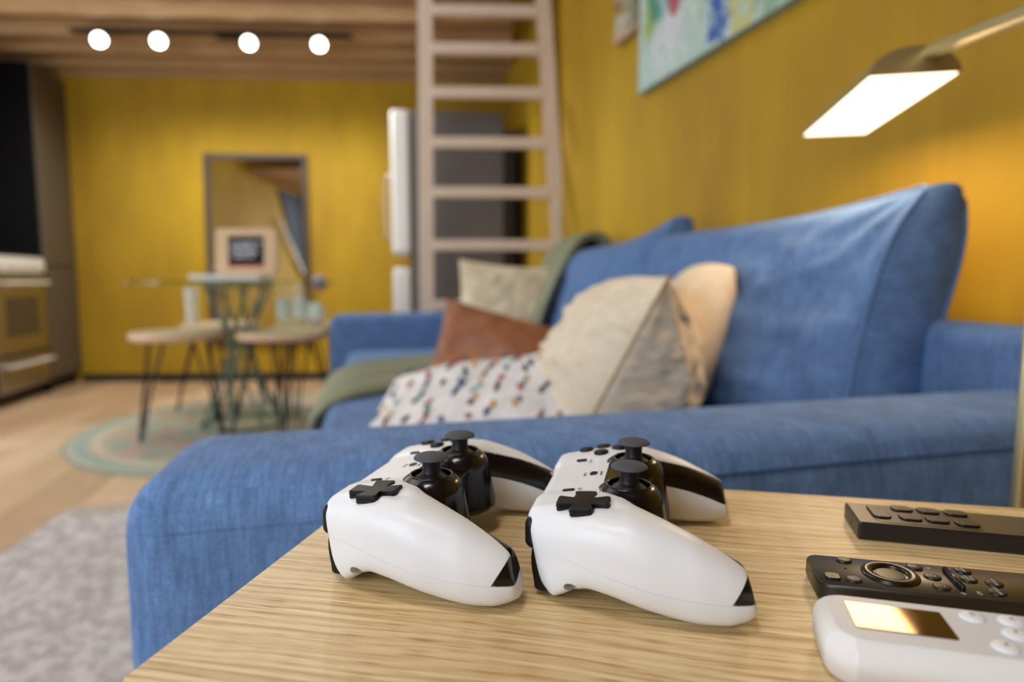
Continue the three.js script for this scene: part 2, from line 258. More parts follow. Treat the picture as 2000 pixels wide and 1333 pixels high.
// pillow: outline W x H with pulled-in sides, T thick in the middle, E thick at the rim
function pillowGeo({ W, H, T, E = 0, pinch = 0.06, pw = 2.4, pe = 0.55, wr = 0.006, fold = 0.01, seed = 1, N = 44, sag = 0, ear = 0, crinkle = 0 }) {
  const P = [], UV = [], I = [], R = rng(seed), ph = [R() * 6, R() * 6, R() * 6, R() * 6];
  const pt = (u, v, side) => {
    const kx = 1 - pinch * (1 - v * v), ky = 1 - pinch * (1 - u * u);
    let x = W / 2 * u * kx, y = H / 2 * v * ky;
    const rim = (1 - Math.pow(Math.abs(u), 8)) * 0 + (1 - 0.55 * Math.pow(Math.abs(u * v), 6));
    const dome = Math.pow(Math.max(0, (1 - Math.pow(Math.abs(u), pw)) * (1 - Math.pow(Math.abs(v), pw))), pe);
    let z = E / 2 * rim + (T - E) / 2 * dome * (1 - sag * v);
    let f = 0; let i = 0;
    for (const cu of [-1, 1]) for (const cv of [-1, 1]) { const du = (u - cu) * -cu * W, dv = (v - cv) * -cv * H, r = Math.hypot(du, dv), a = Math.atan2(dv, du); f += Math.sin(a * 9 + ph[i++]) * Math.exp(-Math.pow((r - 0.12) / 0.13, 2)); }
    z += dome * (fold * f + wr * 2 * (fbm(u * 3 + 9 + seed, v * 3 + 4 + side, seed, 3) - 0.5) * 2);
    if (crinkle) { const q = (a, b, s) => 1 - Math.abs(2 * fbm(a, b, s, 2) - 1); z += dome * crinkle * (q(u * 5 + v * 2 + 20, v * 4 + 20, seed + 3) + 0.6 * q(u * 9 - v * 3 + 40, v * 8 + 40, seed + 9) - 1.1); }
    if (ear) { const q = Math.pow(Math.max(0, u * 1), 5) * Math.pow(Math.max(0, v), 5); y += ear * q; }
    return [x, y, side * z];
  };
  for (const side of [1, -1]) {
    const o = P.length / 3;
    for (let j = 0; j <= N; j++) for (let i = 0; i <= N; i++) { const e = (q) => Math.sin(q * Math.PI / 2), u = e(i / N * 2 - 1), v = e(j / N * 2 - 1), p = pt(u, v, side); P.push(...p); UV.push(p[0], p[1]); }
    for (let j = 0; j < N; j++) for (let i = 0; i < N; i++) { const a = o + j * (N + 1) + i, b = a + 1, c = a + N + 1, d = c + 1; if (side > 0) I.push(a, b, d, a, d, c); else I.push(a, d, b, a, c, d); }
  }
  const half = (N + 1) * (N + 1), ring = [];
  for (let i = 0; i < N; i++) ring.push(i); for (let j = 0; j < N; j++) ring.push(j * (N + 1) + N); for (let i = N; i > 0; i--) ring.push(N * (N + 1) + i); for (let j = N; j > 0; j--) ring.push(j * (N + 1));
  const edge = ring.map((k) => V(P[k * 3], P[k * 3 + 1], P[k * 3 + 2])), edgeB = ring.map((k) => V(P[(k + half) * 3], P[(k + half) * 3 + 1], P[(k + half) * 3 + 2]));
  if (E > 0) {
    let o = P.length / 3, len = 0; const n = ring.length, sub = 4;
    for (let k = 0; k <= n; k++) { const a = edge[k % n], b = edgeB[k % n]; if (k) len += a.distanceTo(edge[k - 1]); const out = V(a.x, a.y, 0).normalize(); for (let q = 0; q <= sub; q++) { const f = q / sub, p = a.clone().lerp(b, f).addScaledVector(out, Math.sin(f * Math.PI) * E * 0.12); P.push(p.x, p.y, p.z); UV.push(len, f * E); } }
    for (let k = 0; k < n; k++) for (let q = 0; q < sub; q++) { const a = o + k * (sub + 1) + q, b = a + 1, c = a + sub + 1, d = c + 1; I.push(a, b, d, a, d, c); }
  }
  const g = new THREE.BufferGeometry(); g.setAttribute('position', new THREE.Float32BufferAttribute(P, 3)); g.setAttribute('uv', new THREE.Float32BufferAttribute(UV, 2)); g.setIndex(I); g.computeVertexNormals();
  return { g, edge, edgeB, pt };
}
function pillow(name, label, category, opt, mat, [w, h, s], yaw, lean, roll, pipe, group) {
  const t = thing(name, label, category, [0, 0, 0], 0, group);
  t.position.copy(onSofa(w, h, s)); t.rotation.set(rad(lean), SA + rad(yaw), rad(roll), 'YXZ');
  const q = pillowGeo(opt); part('cover', q.g, mat, t);
  if (pipe) { part('piping', tube(q.edge.filter((_, i) => i % 2 === 0), pipe[0], 160, 6, true), pipe[1], t); if (opt.E > 0) part('piping', tube(q.edgeB.filter((_, i) => i % 2 === 0), pipe[0], 160, 6, true), pipe[1], t); }
  t.userData.shape = undefined; delete t.userData.shape;
  return [t, q];
}
const BACKC = 'back cushions of the sofa';
pillow('back_cushion', 'large blue boxed back cushion nearest the lamp with its upright corner standing high', 'cushion', { W: 0.96, H: 0.47, T: 0.28, E: 0.15, pinch: 0.05, fold: 0.02, wr: 0.02, seed: 12, N: 60, ear: 0.03 }, blue, [1.07, 0.645, 0.785], -90, -12, 0, [0.004, blue], BACKC);
pillow('back_cushion', 'second blue boxed back cushion leaning behind the beige pillows, farther from the lamp', 'cushion', { W: 1.0, H: 0.5, T: 0.3, E: 0.12, pinch: 0.06, fold: 0.014, wr: 0.014, seed: 19, N: 50, ear: 0.06 }, blue, [1.085, 0.64, 1.79], -90, -15, 1, [0.004, blue], BACKC);
const tan = std({ color: 0xa88a5c, roughness: 0.8 });
pillow('throw_pillow', 'plump crinkled beige velvet pillow seen on its seam edge just beyond the near arm', 'pillow', { W: 0.46, H: 0.44, T: 0.31, pinch: 0.05, pw: 2.0, pe: 0.66, fold: 0.02, wr: 0.02, crinkle: 0.016, seed: 31, N: 90 }, velvet, [0.68, 0.57, 0.63], 66, 27, 0, [0.0025, tan]);
pillow('throw_pillow', 'smooth beige pillow glowing warm in the lamp light between velvet pillow and blue cushion', 'pillow', { W: 0.44, H: 0.4, T: 0.17, pinch: -0.06, fold: 0.006, wr: 0.006, seed: 37 }, velvetSmooth, [0.925, 0.595, 0.84], 74, 20, 0);
pillow('throw_pillow', 'brown leather lumbar pillow leaning in front of the cream pillow', 'pillow', { W: 0.58, H: 0.34, T: 0.17, pinch: 0.06, fold: 0.006, wr: 0.006, seed: 41 }, leather, [0.655, 0.47, 1.42], -12, -18, -15);
pillow('throw_pillow', 'cream fluffy square pillow at the far end behind the brown leather pillow', 'pillow', { W: 0.48, H: 0.46, T: 0.18, pinch: 0.09, fold: 0.01, wr: 0.012, seed: 43 }, creamFur, [0.79, 0.61, 2.2], -8, -14, -4);
{
  const [t, q] = pillow('throw_pillow', 'white lumbar pillow with colourful stitched tufts lying flat on the seat', 'pillow', { W: 0.56, H: 0.36, T: 0.15, pinch: 0.07, fold: 0.008, wr: 0.008, seed: 47 }, whiteCotton, [0.43, 0.497, 0.645], -28, -66, 0);
  t.quaternion.premultiply(new THREE.Quaternion().setFromAxisAngle(V(Math.sin(SA - rad(28)), 0, Math.cos(SA - rad(28))), rad(9)));
  const R = rng(8), cols = [0x2c3f6a, 0xb05a48, 0x4f8f8c, 0x30343c, 0xc39a4a, 0x37557f, 0x8f3f4a, 0x6fa7a5, 0x27405c].map((c) => std({ color: c, roughness: 0.95 })), sets = cols.map(() => []);
  for (let r = -5; r <= 5; r++) for (let k = -9; k <= 9; k++) {
    if (R() < 0.42) continue;
    const u = r / 6 + (R() - 0.5) * 0.05 + k * 0.004, v = k / 10 + (R() - 0.5) * 0.05, p = q.pt(u, v, 1);
    sets[Math.floor(R() * cols.length)].push(new THREE.SphereGeometry(1, 7, 5).scale(0.0045 + R() * 0.002, 0.011 + R() * 0.004, 0.003).rotateZ((R() - 0.5) * 0.9).translate(p[0], p[1], p[2] + 0.0015));
  }
  sets.forEach((s, i) => { if (s.length) tag(part('embroidered_tuft', merge(s), cols[i], t), null, null, null, 'stuff'); });
}
{ // knitted throw: over the far back cushion, across the seat and down the front
  const t = thing('throw_blanket', 'sage green knitted throw draped over the sofa back, across the seat and front edge', 'blanket', [SO.x, 0, SO.z], SA);
  const path = new THREE.CatmullRomCurve3([V(1.212, 0.66, -2.2), V(1.208, 0.84, -2.2), V(1.15, 0.945, -2.2), V(1.05, 0.92, -2.2), V(0.955, 0.78, -2.18), V(0.87, 0.6, -2.15), V(0.82, 0.46, -2.08), V(0.6, 0.438, -1.95), V(0.3, 0.438, -1.72), V(0.12, 0.436, -1.58), V(0.035, 0.39, -1.52), V(0.02, 0.3, -1.5), V(0.02, 0.22, -1.5)], false, 'catmullrom', 0.5);
  const n = 120, m = 40, P = [], UV = [], I = [], pts = path.getSpacedPoints(n), tn = pts.map((_, i) => path.getTangentAt(i / n));
  for (const lay of [0, 1]) for (let i = 0; i <= n; i++) for (let j = 0; j <= m; j++) {
    const f = j / m - 0.5, nor = V(-tn[i].y, tn[i].x, 0).normalize().multiplyScalar(tn[i].x < 0.2 ? -1 : -1);
    const fold = 0.008 * Math.sin(f * 42 + Math.sin(i * 0.07) * 1.2) + 0.007 * Math.sin(f * 19 + 2 + i * 0.02);
    const wd = 0.4 + 0.3 * sstep(i, 55, 95);
    const p = pts[i].clone().addScaledVector(nor, -(0.012 + fold + (lay ? -0.008 : 0.002))); p.z += f * -wd; P.push(p.x, p.y, p.z); UV.push(f * wd, i / n * 2.1);
  }
  const S = (n + 1) * (m + 1);
  for (let i = 0; i < n; i++) for (let j = 0; j < m; j++) { const a = i * (m + 1) + j, b = a + 1, c = a + m + 1, d = c + 1; I.push(a, b, d, a, d, c, a + S, d + S, b + S, a + S, c + S, d + S); }
  for (let i = 0; i < n; i++) for (const j of [0, m]) { const a = i * (m + 1) + j, c = a + m + 1; I.push(a, c, c + S, a, c + S, a + S); }
  const g = new THREE.BufferGeometry(); g.setAttribute('position', new THREE.Float32BufferAttribute(P, 3)); g.setAttribute('uv', new THREE.Float32BufferAttribute(UV, 2)); g.setIndex(I); g.computeVertexNormals();
  part('knit_cloth', g, knit, t);
}

// ---------------------------------------------------------------- side table
const TOP = 0.6, TB = V(-0.098, 0, -0.5293), TA = Math.atan(0.2063);   // back left corner of the top, turned so that its left edge runs to the lens
const table = thing('side_table', 'oak veneer side table with a square-edged top standing by the sofa arm', 'table', [TB.x, 0, TB.z], -TA);
{
  const W = 0.52, Dp = 0.292;
  part('tabletop', rbox(W, 0.022, Dp, 0.0012, W / 2, TOP - 0.011, Dp / 2, 2), oak, table);
  part('side_panel', box(0.018, TOP - 0.022, Dp - 0.012, 0.02, (TOP - 0.022) / 2, Dp / 2, 'y'), oak, table);
  part('side_panel', box(0.018, TOP - 0.022, Dp - 0.012, W - 0.02, (TOP - 0.022) / 2, Dp / 2, 'y'), oak, table);
  part('shelf', box(W - 0.06, 0.016, Dp - 0.02, W / 2, 0.2, Dp / 2), oak, table);
}

// ---------------------------------------------------------------- game controllers
// Fields are in millimetres, negative inside; x to the player's right, y up, z to the player.
function profile(pts) {
  return (z) => {
    if (z <= pts[0][0]) return pts[0][1]; const n = pts.length; if (z >= pts[n - 1][0]) return pts[n - 1][1];
    let i = 0; while (z > pts[i + 1][0]) i++;
    const [x0, y0] = pts[i], [x1, y1] = pts[i + 1], d = (y1 - y0) / (x1 - x0);
    const dl = i > 0 ? (y0 - pts[i - 1][1]) / (x0 - pts[i - 1][0]) : d, dr = i < n - 2 ? (pts[i + 2][1] - y1) / (pts[i + 2][0] - x1) : d;
    const m0 = dl * d <= 0 ? 0 : 2 * dl * d / (dl + d), m1 = dr * d <= 0 ? 0 : 2 * dr * d / (dr + d), h = x1 - x0, t = (z - x0) / h, t2 = t * t, t3 = t2 * t;
    return (2 * t3 - 3 * t2 + 1) * y0 + (t3 - 2 * t2 + t) * h * m0 + (-2 * t3 + 3 * t2) * y1 + (t3 - t2) * h * m1;
  };
}
const smin = (a, b, k) => { const h = Math.max(k - Math.abs(a - b), 0) / k; return Math.min(a, b) - h * h * k * 0.25; };
const smax = (a, b, k) => -smin(-a, -b, k);
const gTop = profile([[-54, 40.5], [-46, 42.4], [-35, 44.6], [-24, 46.4], [-12, 47.8], [0, 47.8], [14, 45.2], [28, 40.6], [38, 36], [48, 31], [56, 26.5], [63, 21.5]]);
const gBot = profile([[-48, 9], [-41, 3], [-36, 0], [-31, 2.5], [-25, 6.5], [-17, 9], [-8, 8], [3, 5.2], [14, 2.5], [25, 0.6], [36, 0], [46, 0.5], [55, 3], [63, 8]]);
const gOut = profile([[-48, 62], [-40, 66], [-25, 73], [-5, 78.5], [15, 81], [30, 81], [45, 79], [55, 75.5], [63, 70]]);
const gIn = profile([[-48, 24], [-20, 27], [0, 36], [12, 41], [25, 46], [40, 50], [55, 53.5], [63, 56]]);
const seamY = profile([[-48, 25], [-30, 25.5], [-18, 24], [-5, 21.5], [10, 18.5], [25, 16.6], [40, 15.4], [55, 14.4], [63, 14]]);
const trimX = profile([[-18, 34], [-13, 36], [-7, 40], [1, 45], [11, 49.5], [24, 55], [38, 60.5], [46, 63.5], [53, 66.5], [62, 71]]);
const liftY = profile([[-12, 10], [15, 11], [30, 9], [45, 5], [55, 1.5], [60, 0]]);
const TABLE = { lo: -56, n: 260, st: 0.5 }, pre = (f) => { const a = new Float64Array(TABLE.n); for (let i = 0; i < TABLE.n; i++) a[i] = f(TABLE.lo + i * TABLE.st); return (z) => { const t = clamp((z - TABLE.lo) / TABLE.st, 0, TABLE.n - 1.001), i = t | 0, f = t - i; return a[i] + (a[i + 1] - a[i]) * f; }; };
const PT = pre(gTop), PB = pre(gBot), PO = pre(gOut), PI_ = pre(gIn), PS = pre(seamY), PX = pre(trimX), PL = pre(liftY);
const superq = (a, b, n) => Math.pow(Math.pow(a, n) + Math.pow(b, n), 1 / n);
function bodyField(X, y, z) {
  const x = Math.abs(X), t = PT(z), b = PB(z), o = PO(z), ii = PI_(z);
  const cx = (o + ii) / 2, rx = (o - ii) / 2, cy = (t + b) / 2, ry = (t - b) / 2;
  const n = 3.6 - 1.3 * sstep(z, -22, 25);
  let d = (superq(Math.abs(x - cx) / rx, Math.abs(y - cy) / ry, n) - 1) * Math.min(rx, ry) * 0.95;
  const zf = y > 24 ? -46.2 - (y - 24) * 0.24 : y > 8 ? -46.2 + (24 - y) * 0.22 : -42.7 + (8 - y) * 0.6;
  d = smax(d, zf - z, 4);
  const e2 = (z - 58.6) * 0.95 - (x - 65) * 0.06 + (y - 12) * 0.24;
  d = smax(d, e2, 2.2);
  // middle between the grips
  const ct = t - 0.2, cb = 17;
  const qx = Math.max(x - 50, 0), qy = Math.max(Math.abs(y - (ct + cb) / 2) - (ct - cb) / 2 + 6, 0), qz = Math.max(Math.abs(z + 24.5) - 25.5 + 6, 0);
  const c = Math.hypot(qx, qy, qz) - 6;
  d = smin(d, c, 5);
  return smin(d, Math.max(x - 26, y - 43, 16 - y, Math.abs(z + 4) - 14), 6);
}
const SZ = -1;                                                       // the sticks' place along z
function podField(X, y, z) { const x = Math.abs(X), pd = Math.hypot(x - 26, z - SZ) - (16.8 + (51 - y) * 0.18); return smax(smax(pd, y - 51.2, 10), 13.5 - y, 5); }
// the parting line of the two shells: higher on the inner flank of each grip, where the black band runs
const seamAt = (X, z) => { const x = Math.abs(X); return PS(z) + PL(z) * (1 - sstep(x, 54, 66)) * sstep(x, 37, 39); };
const tipCut = (y, z) => z - (47 + (y - 14) * 0.62);
function nets(fs, lo, hi, cell) {                                   // surface nets of the intersection of several solids; edges are snapped to where two of them meet
  const field = (x, y, z) => { let d = -1e9; for (const f of fs) { const v = f(x, y, z); if (v > d) d = v; } return d; };
  const nx = Math.ceil((hi[0] - lo[0]) / cell) + 1, ny = Math.ceil((hi[1] - lo[1]) / cell) + 1, nz = Math.ceil((hi[2] - lo[2]) / cell) + 1;
  const F = new Float32Array(nx * ny * nz);
  for (let k = 0, i = 0; k < nz; k++) for (let j = 0; j < ny; j++) for (let q = 0; q < nx; q++, i++) F[i] = field(lo[0] + q * cell, lo[1] + j * cell, lo[2] + k * cell);
  const idx = new Int32Array(nx * ny * nz).fill(-1), P = [], I = [], sy = nx, sz = nx * ny, offs = [0, 1, sy, sy + 1, sz, sz + 1, sz + sy, sz + sy + 1];
  const E = [[0, 1], [2, 3], [4, 5], [6, 7], [0, 2], [1, 3], [4, 6], [5, 7], [0, 4], [1, 5], [2, 6], [3, 7]];
  for (let k = 0; k < nz - 1; k++) for (let j = 0; j < ny - 1; j++) for (let q = 0; q < nx - 1; q++) {
    const o = q + j * sy + k * sz; let m = 0; for (let c = 0; c < 8; c++) if (F[o + offs[c]] < 0) m |= 1 << c; if (m === 0 || m === 255) continue;
    let x = 0, y = 0, z = 0, n = 0;
    for (const [a, b] of E) { const fa = F[o + offs[a]], fb = F[o + offs[b]]; if ((fa < 0) === (fb < 0)) continue; const t = fa / (fa - fb); x += (a & 1) + ((b & 1) - (a & 1)) * t; y += ((a >> 1) & 1) + (((b >> 1) & 1) - ((a >> 1) & 1)) * t; z += (a >> 2) + ((b >> 2) - (a >> 2)) * t; n++; }
    idx[o] = P.length / 3; P.push(lo[0] + (q + x / n) * cell, lo[1] + (j + y / n) * cell, lo[2] + (k + z / n) * cell);
  }
  for (let k = 1; k < nz - 1; k++) for (let j = 1; j < ny - 1; j++) for (let q = 1; q < nx - 1; q++) {
    const o = q + j * sy + k * sz, f = F[o] < 0;
    const quad = (a, b, c, d, flip) => { if (a < 0 || b < 0 || c < 0 || d < 0) return; if (flip) I.push(a, b, c, a, c, d); else I.push(a, c, b, a, d, c); };
    if (f !== F[o + 1] < 0) quad(idx[o - sy - sz], idx[o - sz], idx[o], idx[o - sy], f);
    if (f !== F[o + sy] < 0) quad(idx[o - 1 - sz], idx[o - 1], idx[o], idx[o - sz], f);
    if (f !== F[o + sz] < 0) quad(idx[o - 1 - sy], idx[o - sy], idx[o], idx[o - 1], f);
  }
  const N = new Float32Array(P.length), e = 0.25;
  for (let i = 0; i < P.length; i += 3) {
    let x = P[i], y = P[i + 1], z = P[i + 2]; const x0 = x, y0 = y, z0 = z;
    const grad = (f) => [f(x + e, y, z) - f(x - e, y, z), f(x, y + e, z) - f(x, y - e, z), f(x, y, z + e) - f(x, y, z - e)];
    const close = fs.filter((f) => { const [a, b, c] = grad(f), g = Math.hypot(a, b, c) / (2 * e) || 1; return f(x, y, z) / g > -0.62 * cell; });
    for (let it = 0; it < (close.length > 1 ? 6 : 2); it++) for (const f of close.length ? close : [field]) {
      const v = f(x, y, z), [a, b, c] = grad(f), l2 = a * a + b * b + c * c || 1e-9, st = v * 2 * e / l2; x -= clamp(a * st, -0.5, 0.5); y -= clamp(b * st, -0.5, 0.5); z -= clamp(c * st, -0.5, 0.5);
    }
    const far = Math.hypot(x - x0, y - y0, z - z0); if (far > cell * 1.1) { x = x0 + (x - x0) * cell * 1.1 / far; y = y0 + (y - y0) * cell * 1.1 / far; z = z0 + (z - z0) * cell * 1.1 / far; }
    P[i] = x; P[i + 1] = y; P[i + 2] = z; const [gx, gy, gz] = grad(close.length ? close[0] : field), l = Math.hypot(gx, gy, gz) || 1; N[i] = gx / l; N[i + 1] = gy / l; N[i + 2] = gz / l;
  }
  const g = new THREE.BufferGeometry(); g.setAttribute('position', new THREE.Float32BufferAttribute(P, 3)); g.setAttribute('normal', new THREE.BufferAttribute(N, 3)); g.setIndex(I);
  const uv = new Float32Array(P.length / 3 * 2); for (let i = 0; i < uv.length / 2; i++) { uv[i * 2] = P[i * 3] * 0.001; uv[i * 2 + 1] = P[i * 3 + 2] * 0.001; } g.setAttribute('uv', new THREE.BufferAttribute(uv, 2));
  return g.scale(0.001, 0.001, 0.001);
}
const surfY = (x, z) => { let y = 58; while (y > 20 && bodyField(x, y, z) > 0) y -= 0.1; return y; };
const surfTilt = (x, z) => new THREE.Quaternion().setFromUnitVectors(V(0, 1, 0), V(-(surfY(x + 6, z) - surfY(x - 6, z)) / 12, 1, -(surfY(x, z + 6) - surfY(x, z - 6)) / 12).normalize());
const PADX = 33.2;
function makeController(label) {
  const t = thing('game_controller', label, 'controller', [0, 0, 0], 0, null), G = 0.14, C = 0.95;
  const inPod = (x, y, z) => G - podField(x, y, z);
  part('lower_shell', nets([bodyField, (x, y, z) => y - (seamAt(x, z) - G), (x, y, z) => (Math.abs(x) > 56 && z < -16 && y < 20 ? 2.7 - Math.hypot(y - 11, (z + 26) * 0.8) : -9), inPod], [-83, -2, -56], [83, 36, 65], C), shellWhite, t);
  const padEdge = (z) => PADX - (z + 45) * 0.035, bnd = (z) => { const a = padEdge(z), b = PX(z), k = sstep(z, -18, -13); return a + (b - a) * k; };
  const plate = (sgn) => [bodyField, (x, y, z) => seamAt(x, z) + G - y, (x, y, z) => bnd(z) + G - x * sgn, (x, y, z) => tipCut(y, z) + G, inPod];
  part('face_plate', nets(plate(-1), [-83, 10, -56], [-29, 56, 65], C), shellWhite, t);
  part('face_plate', nets(plate(1), [29, 10, -56], [83, 56, 65], C), shellWhite, t);
  part('touchpad', nets([(x, y, z) => bodyField(x, y, z) - 0.2, (x, y, z) => Math.abs(x) - padEdge(z) + G, (x, y, z) => z + 15.2, (x, y, z) => PS(z) + G - y, inPod], [-36, 20, -56], [36, 56, -13], C), shellWhite, t);
  const trimBody = (x, y, z) => smin(bodyField(x, y, z) + 0.3, podField(x, y, z), 2.5);
  const trimArea = (x, y, z) => Math.min(Math.max(seamAt(x, z) + G - y, Math.min(Math.abs(x) - bnd(z), -tipCut(y, z)) + G, -15.0 + G - z), podField(x, y, z) - 0.01);
  const wellCut = (x, y, z) => (y > 42 ? 11.4 - Math.hypot(Math.abs(x) - 26, z - SZ) : -9);
  part('black_trim', nets([trimBody, trimArea, wellCut], [-83, 10, -26], [83, 56, 65], C), trimBlack, t);
  // direction keys: one moulded cross with flared arms
  const y0 = 0.001;
  { const px = -53, pz = -22, h = surfY(px, pz) * y0, s = new THREE.Shape(), a = 4.0e-3, b = 5.4e-3, L = 12.6e-3, r = 1.3e-3; let first = true;
    for (let q = 0; q < 4; q++) { const c = Math.cos(q * Math.PI / 2), n = Math.sin(q * Math.PI / 2), put = (x, y) => { const X = x * c - y * n, Y = x * n + y * c; first ? s.moveTo(X, Y) : s.lineTo(X, Y); first = false; }; put(a, -a); put(L - r, -b); put(L - 0.3e-3, -b + 0.5e-3); put(L, -b + r); put(L, b - r); put(L - 0.3e-3, b - 0.5e-3); put(L - r, b); put(a, a); }
    const cross = flat(s, 0.0046, -0.0024, 0.0007, 3).scale(1.05, 1, 1.05), P = cross.attributes.position;
    for (let i = 0; i < P.count; i++) if (P.getY(i) > 0.0008) { const d = Math.hypot(P.getX(i), P.getZ(i)); P.setY(i, P.getY(i) - 0.0011 * (1 - sstep(d, 0.002, 0.008))); }
    cross.computeVertexNormals();
    const k = part('direction_pad', toCreasedNormals(cross, 0.6), keyBlack, t); k.position.set(px * y0, h, pz * y0); k.rotation.x = -0.07;
    const well2 = part('key_recess', flat(roundRect(0.0278, 0.0128, 0.0028), 0.00012, 0), trimBlack, t); well2.geometry = merge([flat(roundRect(0.0272, 0.0122, 0.0028), 0.00018), flat(roundRect(0.0122, 0.0272, 0.0028), 0.00018)]); well2.position.set(px * y0, h - 0.0001, pz * y0); well2.quaternion.copy(k.quaternion); }
  for (const [dx, dz] of [[0, -10.5], [10.5, 0], [0, 10.5], [-10.5, 0]]) { const x = 52 + dx, z = -22 + dz, b = part('action_button', lathe([[0, 0.0026], [0.0036, 0.0025], [0.0044, 0.0021], [0.0047, 0.0014], [0.0047, -0.003], [0, -0.003]], 28), keyBlack, t); b.position.set(x * y0, surfY(x, z) * y0 - 0.0004, z * y0); b.quaternion.copy(surfTilt(52, -22)); }
  for (const sx of [-1, 1]) {
    const st = new THREE.Group(); st.name = 'thumbstick'; st.position.set(sx * 0.026, 0.0479, SZ * 0.001); t.add(st);
    part('stick_cap', lathe([[0, 0.0146], [0.0045, 0.01445], [0.0072, 0.0139], [0.0090, 0.0131], [0.0098, 0.0122], [0.0098, 0.0117], [0.0092, 0.0114], [0.0072, 0.0115], [0.0056, 0.0110], [0, 0.0108]], 48), rubber, st);
    part('stick_stem', lathe([[0.0055, 0.0112], [0.0052, 0.0100], [0.0050, 0.0052], [0.0060, 0.0030], [0.0098, 0.0008], [0.0112, -0.001], [0.0112, -0.002], [0, -0.002]], 40), keyBlack, st);
    const ring = new THREE.TorusGeometry(0.0117, 0.0007, 10, 48).rotateX(Math.PI / 2); part('well_ring', ring.translate(0, 0.0024, 0), trimBlack, st);
  }
  for (const sx of [-1, 1]) {
    const small = part('menu_button', flat(roundRect(0.0028, 0.0066, 0.0013), 0.0016, -0.0006, 0.0003), keyBlack, t); const x = sx * 29.2, z = -33; small.position.set(x * y0, surfY(x, z) * y0 + 0.0002, z * y0); small.quaternion.copy(surfTilt(x, z));
    // shoulder button and trigger on the front of each side
    part('shoulder_button', rbox(0.034, 0.0165, 0.012, 0.0042, sx * 0.0435, 0.0318, -0.0452, 4), keyBlack, t);
    const s = new THREE.Shape(); s.moveTo(-0.036, 0.0222); s.lineTo(-0.0462, 0.0225); s.bezierCurveTo(-0.0475, 0.016, -0.0452, 0.010, -0.0448, 0.0042); s.bezierCurveTo(-0.0435, 0.0030, -0.041, 0.0032, -0.036, 0.005); s.lineTo(-0.036, 0.0222);
    const tr = new THREE.ExtrudeGeometry(s, { depth: 0.030, bevelEnabled: true, bevelSize: 0.0012, bevelThickness: 0.0016, bevelSegments: 3, curveSegments: 10 }).rotateY(-Math.PI / 2).translate(sx * 0.043 + 0.015, 0, 0);
    part('trigger', toCreasedNormals(tr, 0.7), keyBlack, t);
  }
  const slot = part('mode_button', flat(roundRect(0.0062, 0.0044, 0.0021), 0.0012, -0.0007, 0.0003), keyBlack, t), sy = surfY(0, -22.5) * y0 + 0.00035; slot.position.set(0, sy, -0.0225); slot.quaternion.copy(surfTilt(0, -22.5));
  const print = (str, size, x, z, turn) => textFlat(str, size, 0, 0, turn, 0).applyQuaternion(surfTilt(x, z)).translate(x * y0, (surfY(x, z) + 0.26) * y0, z * y0);
  const ink = [print('MODE', 0.0017, 0, -27.5, 0), print('ON/OFF', 0.0015, 0, -18, 0), print('SELECT', 0.0019, -28.2, -27.2, 0), print('START', 0.0019, 28.2, -27.2, 0)];
  part('lettering', merge(ink), inkGrey, t);
  return t;
}
const CTRL_TURN = Math.atan2(0.932, 0.362) + 0.139;
function seat(c, X, Z, turn) {                                       // puts the near grip's contact point on the table
  c.rotation.y = turn; const o = V(-0.0665, 0, 0.045).applyAxisAngle(V(0, 1, 0), turn); c.position.set(X - o.x, TOP + 0.0002, -Z - o.z);
}
const ctl = makeController('white and black game controller on the right, its direction keys nearer the remotes');
const ctl2 = ctl.clone(); ctl2.name = numbered('game_controller'); scene.add(ctl2);
ctl2.userData = { label: 'white and black game controller on the left, nearest the table corner and sofa front', category: 'controller', group: 'game controllers on the side table' };
ctl.userData.group = 'game controllers on the side table';
seat(ctl, 0.0981, 0.2835, CTRL_TURN); seat(ctl2, -0.0099, 0.3015, CTRL_TURN);

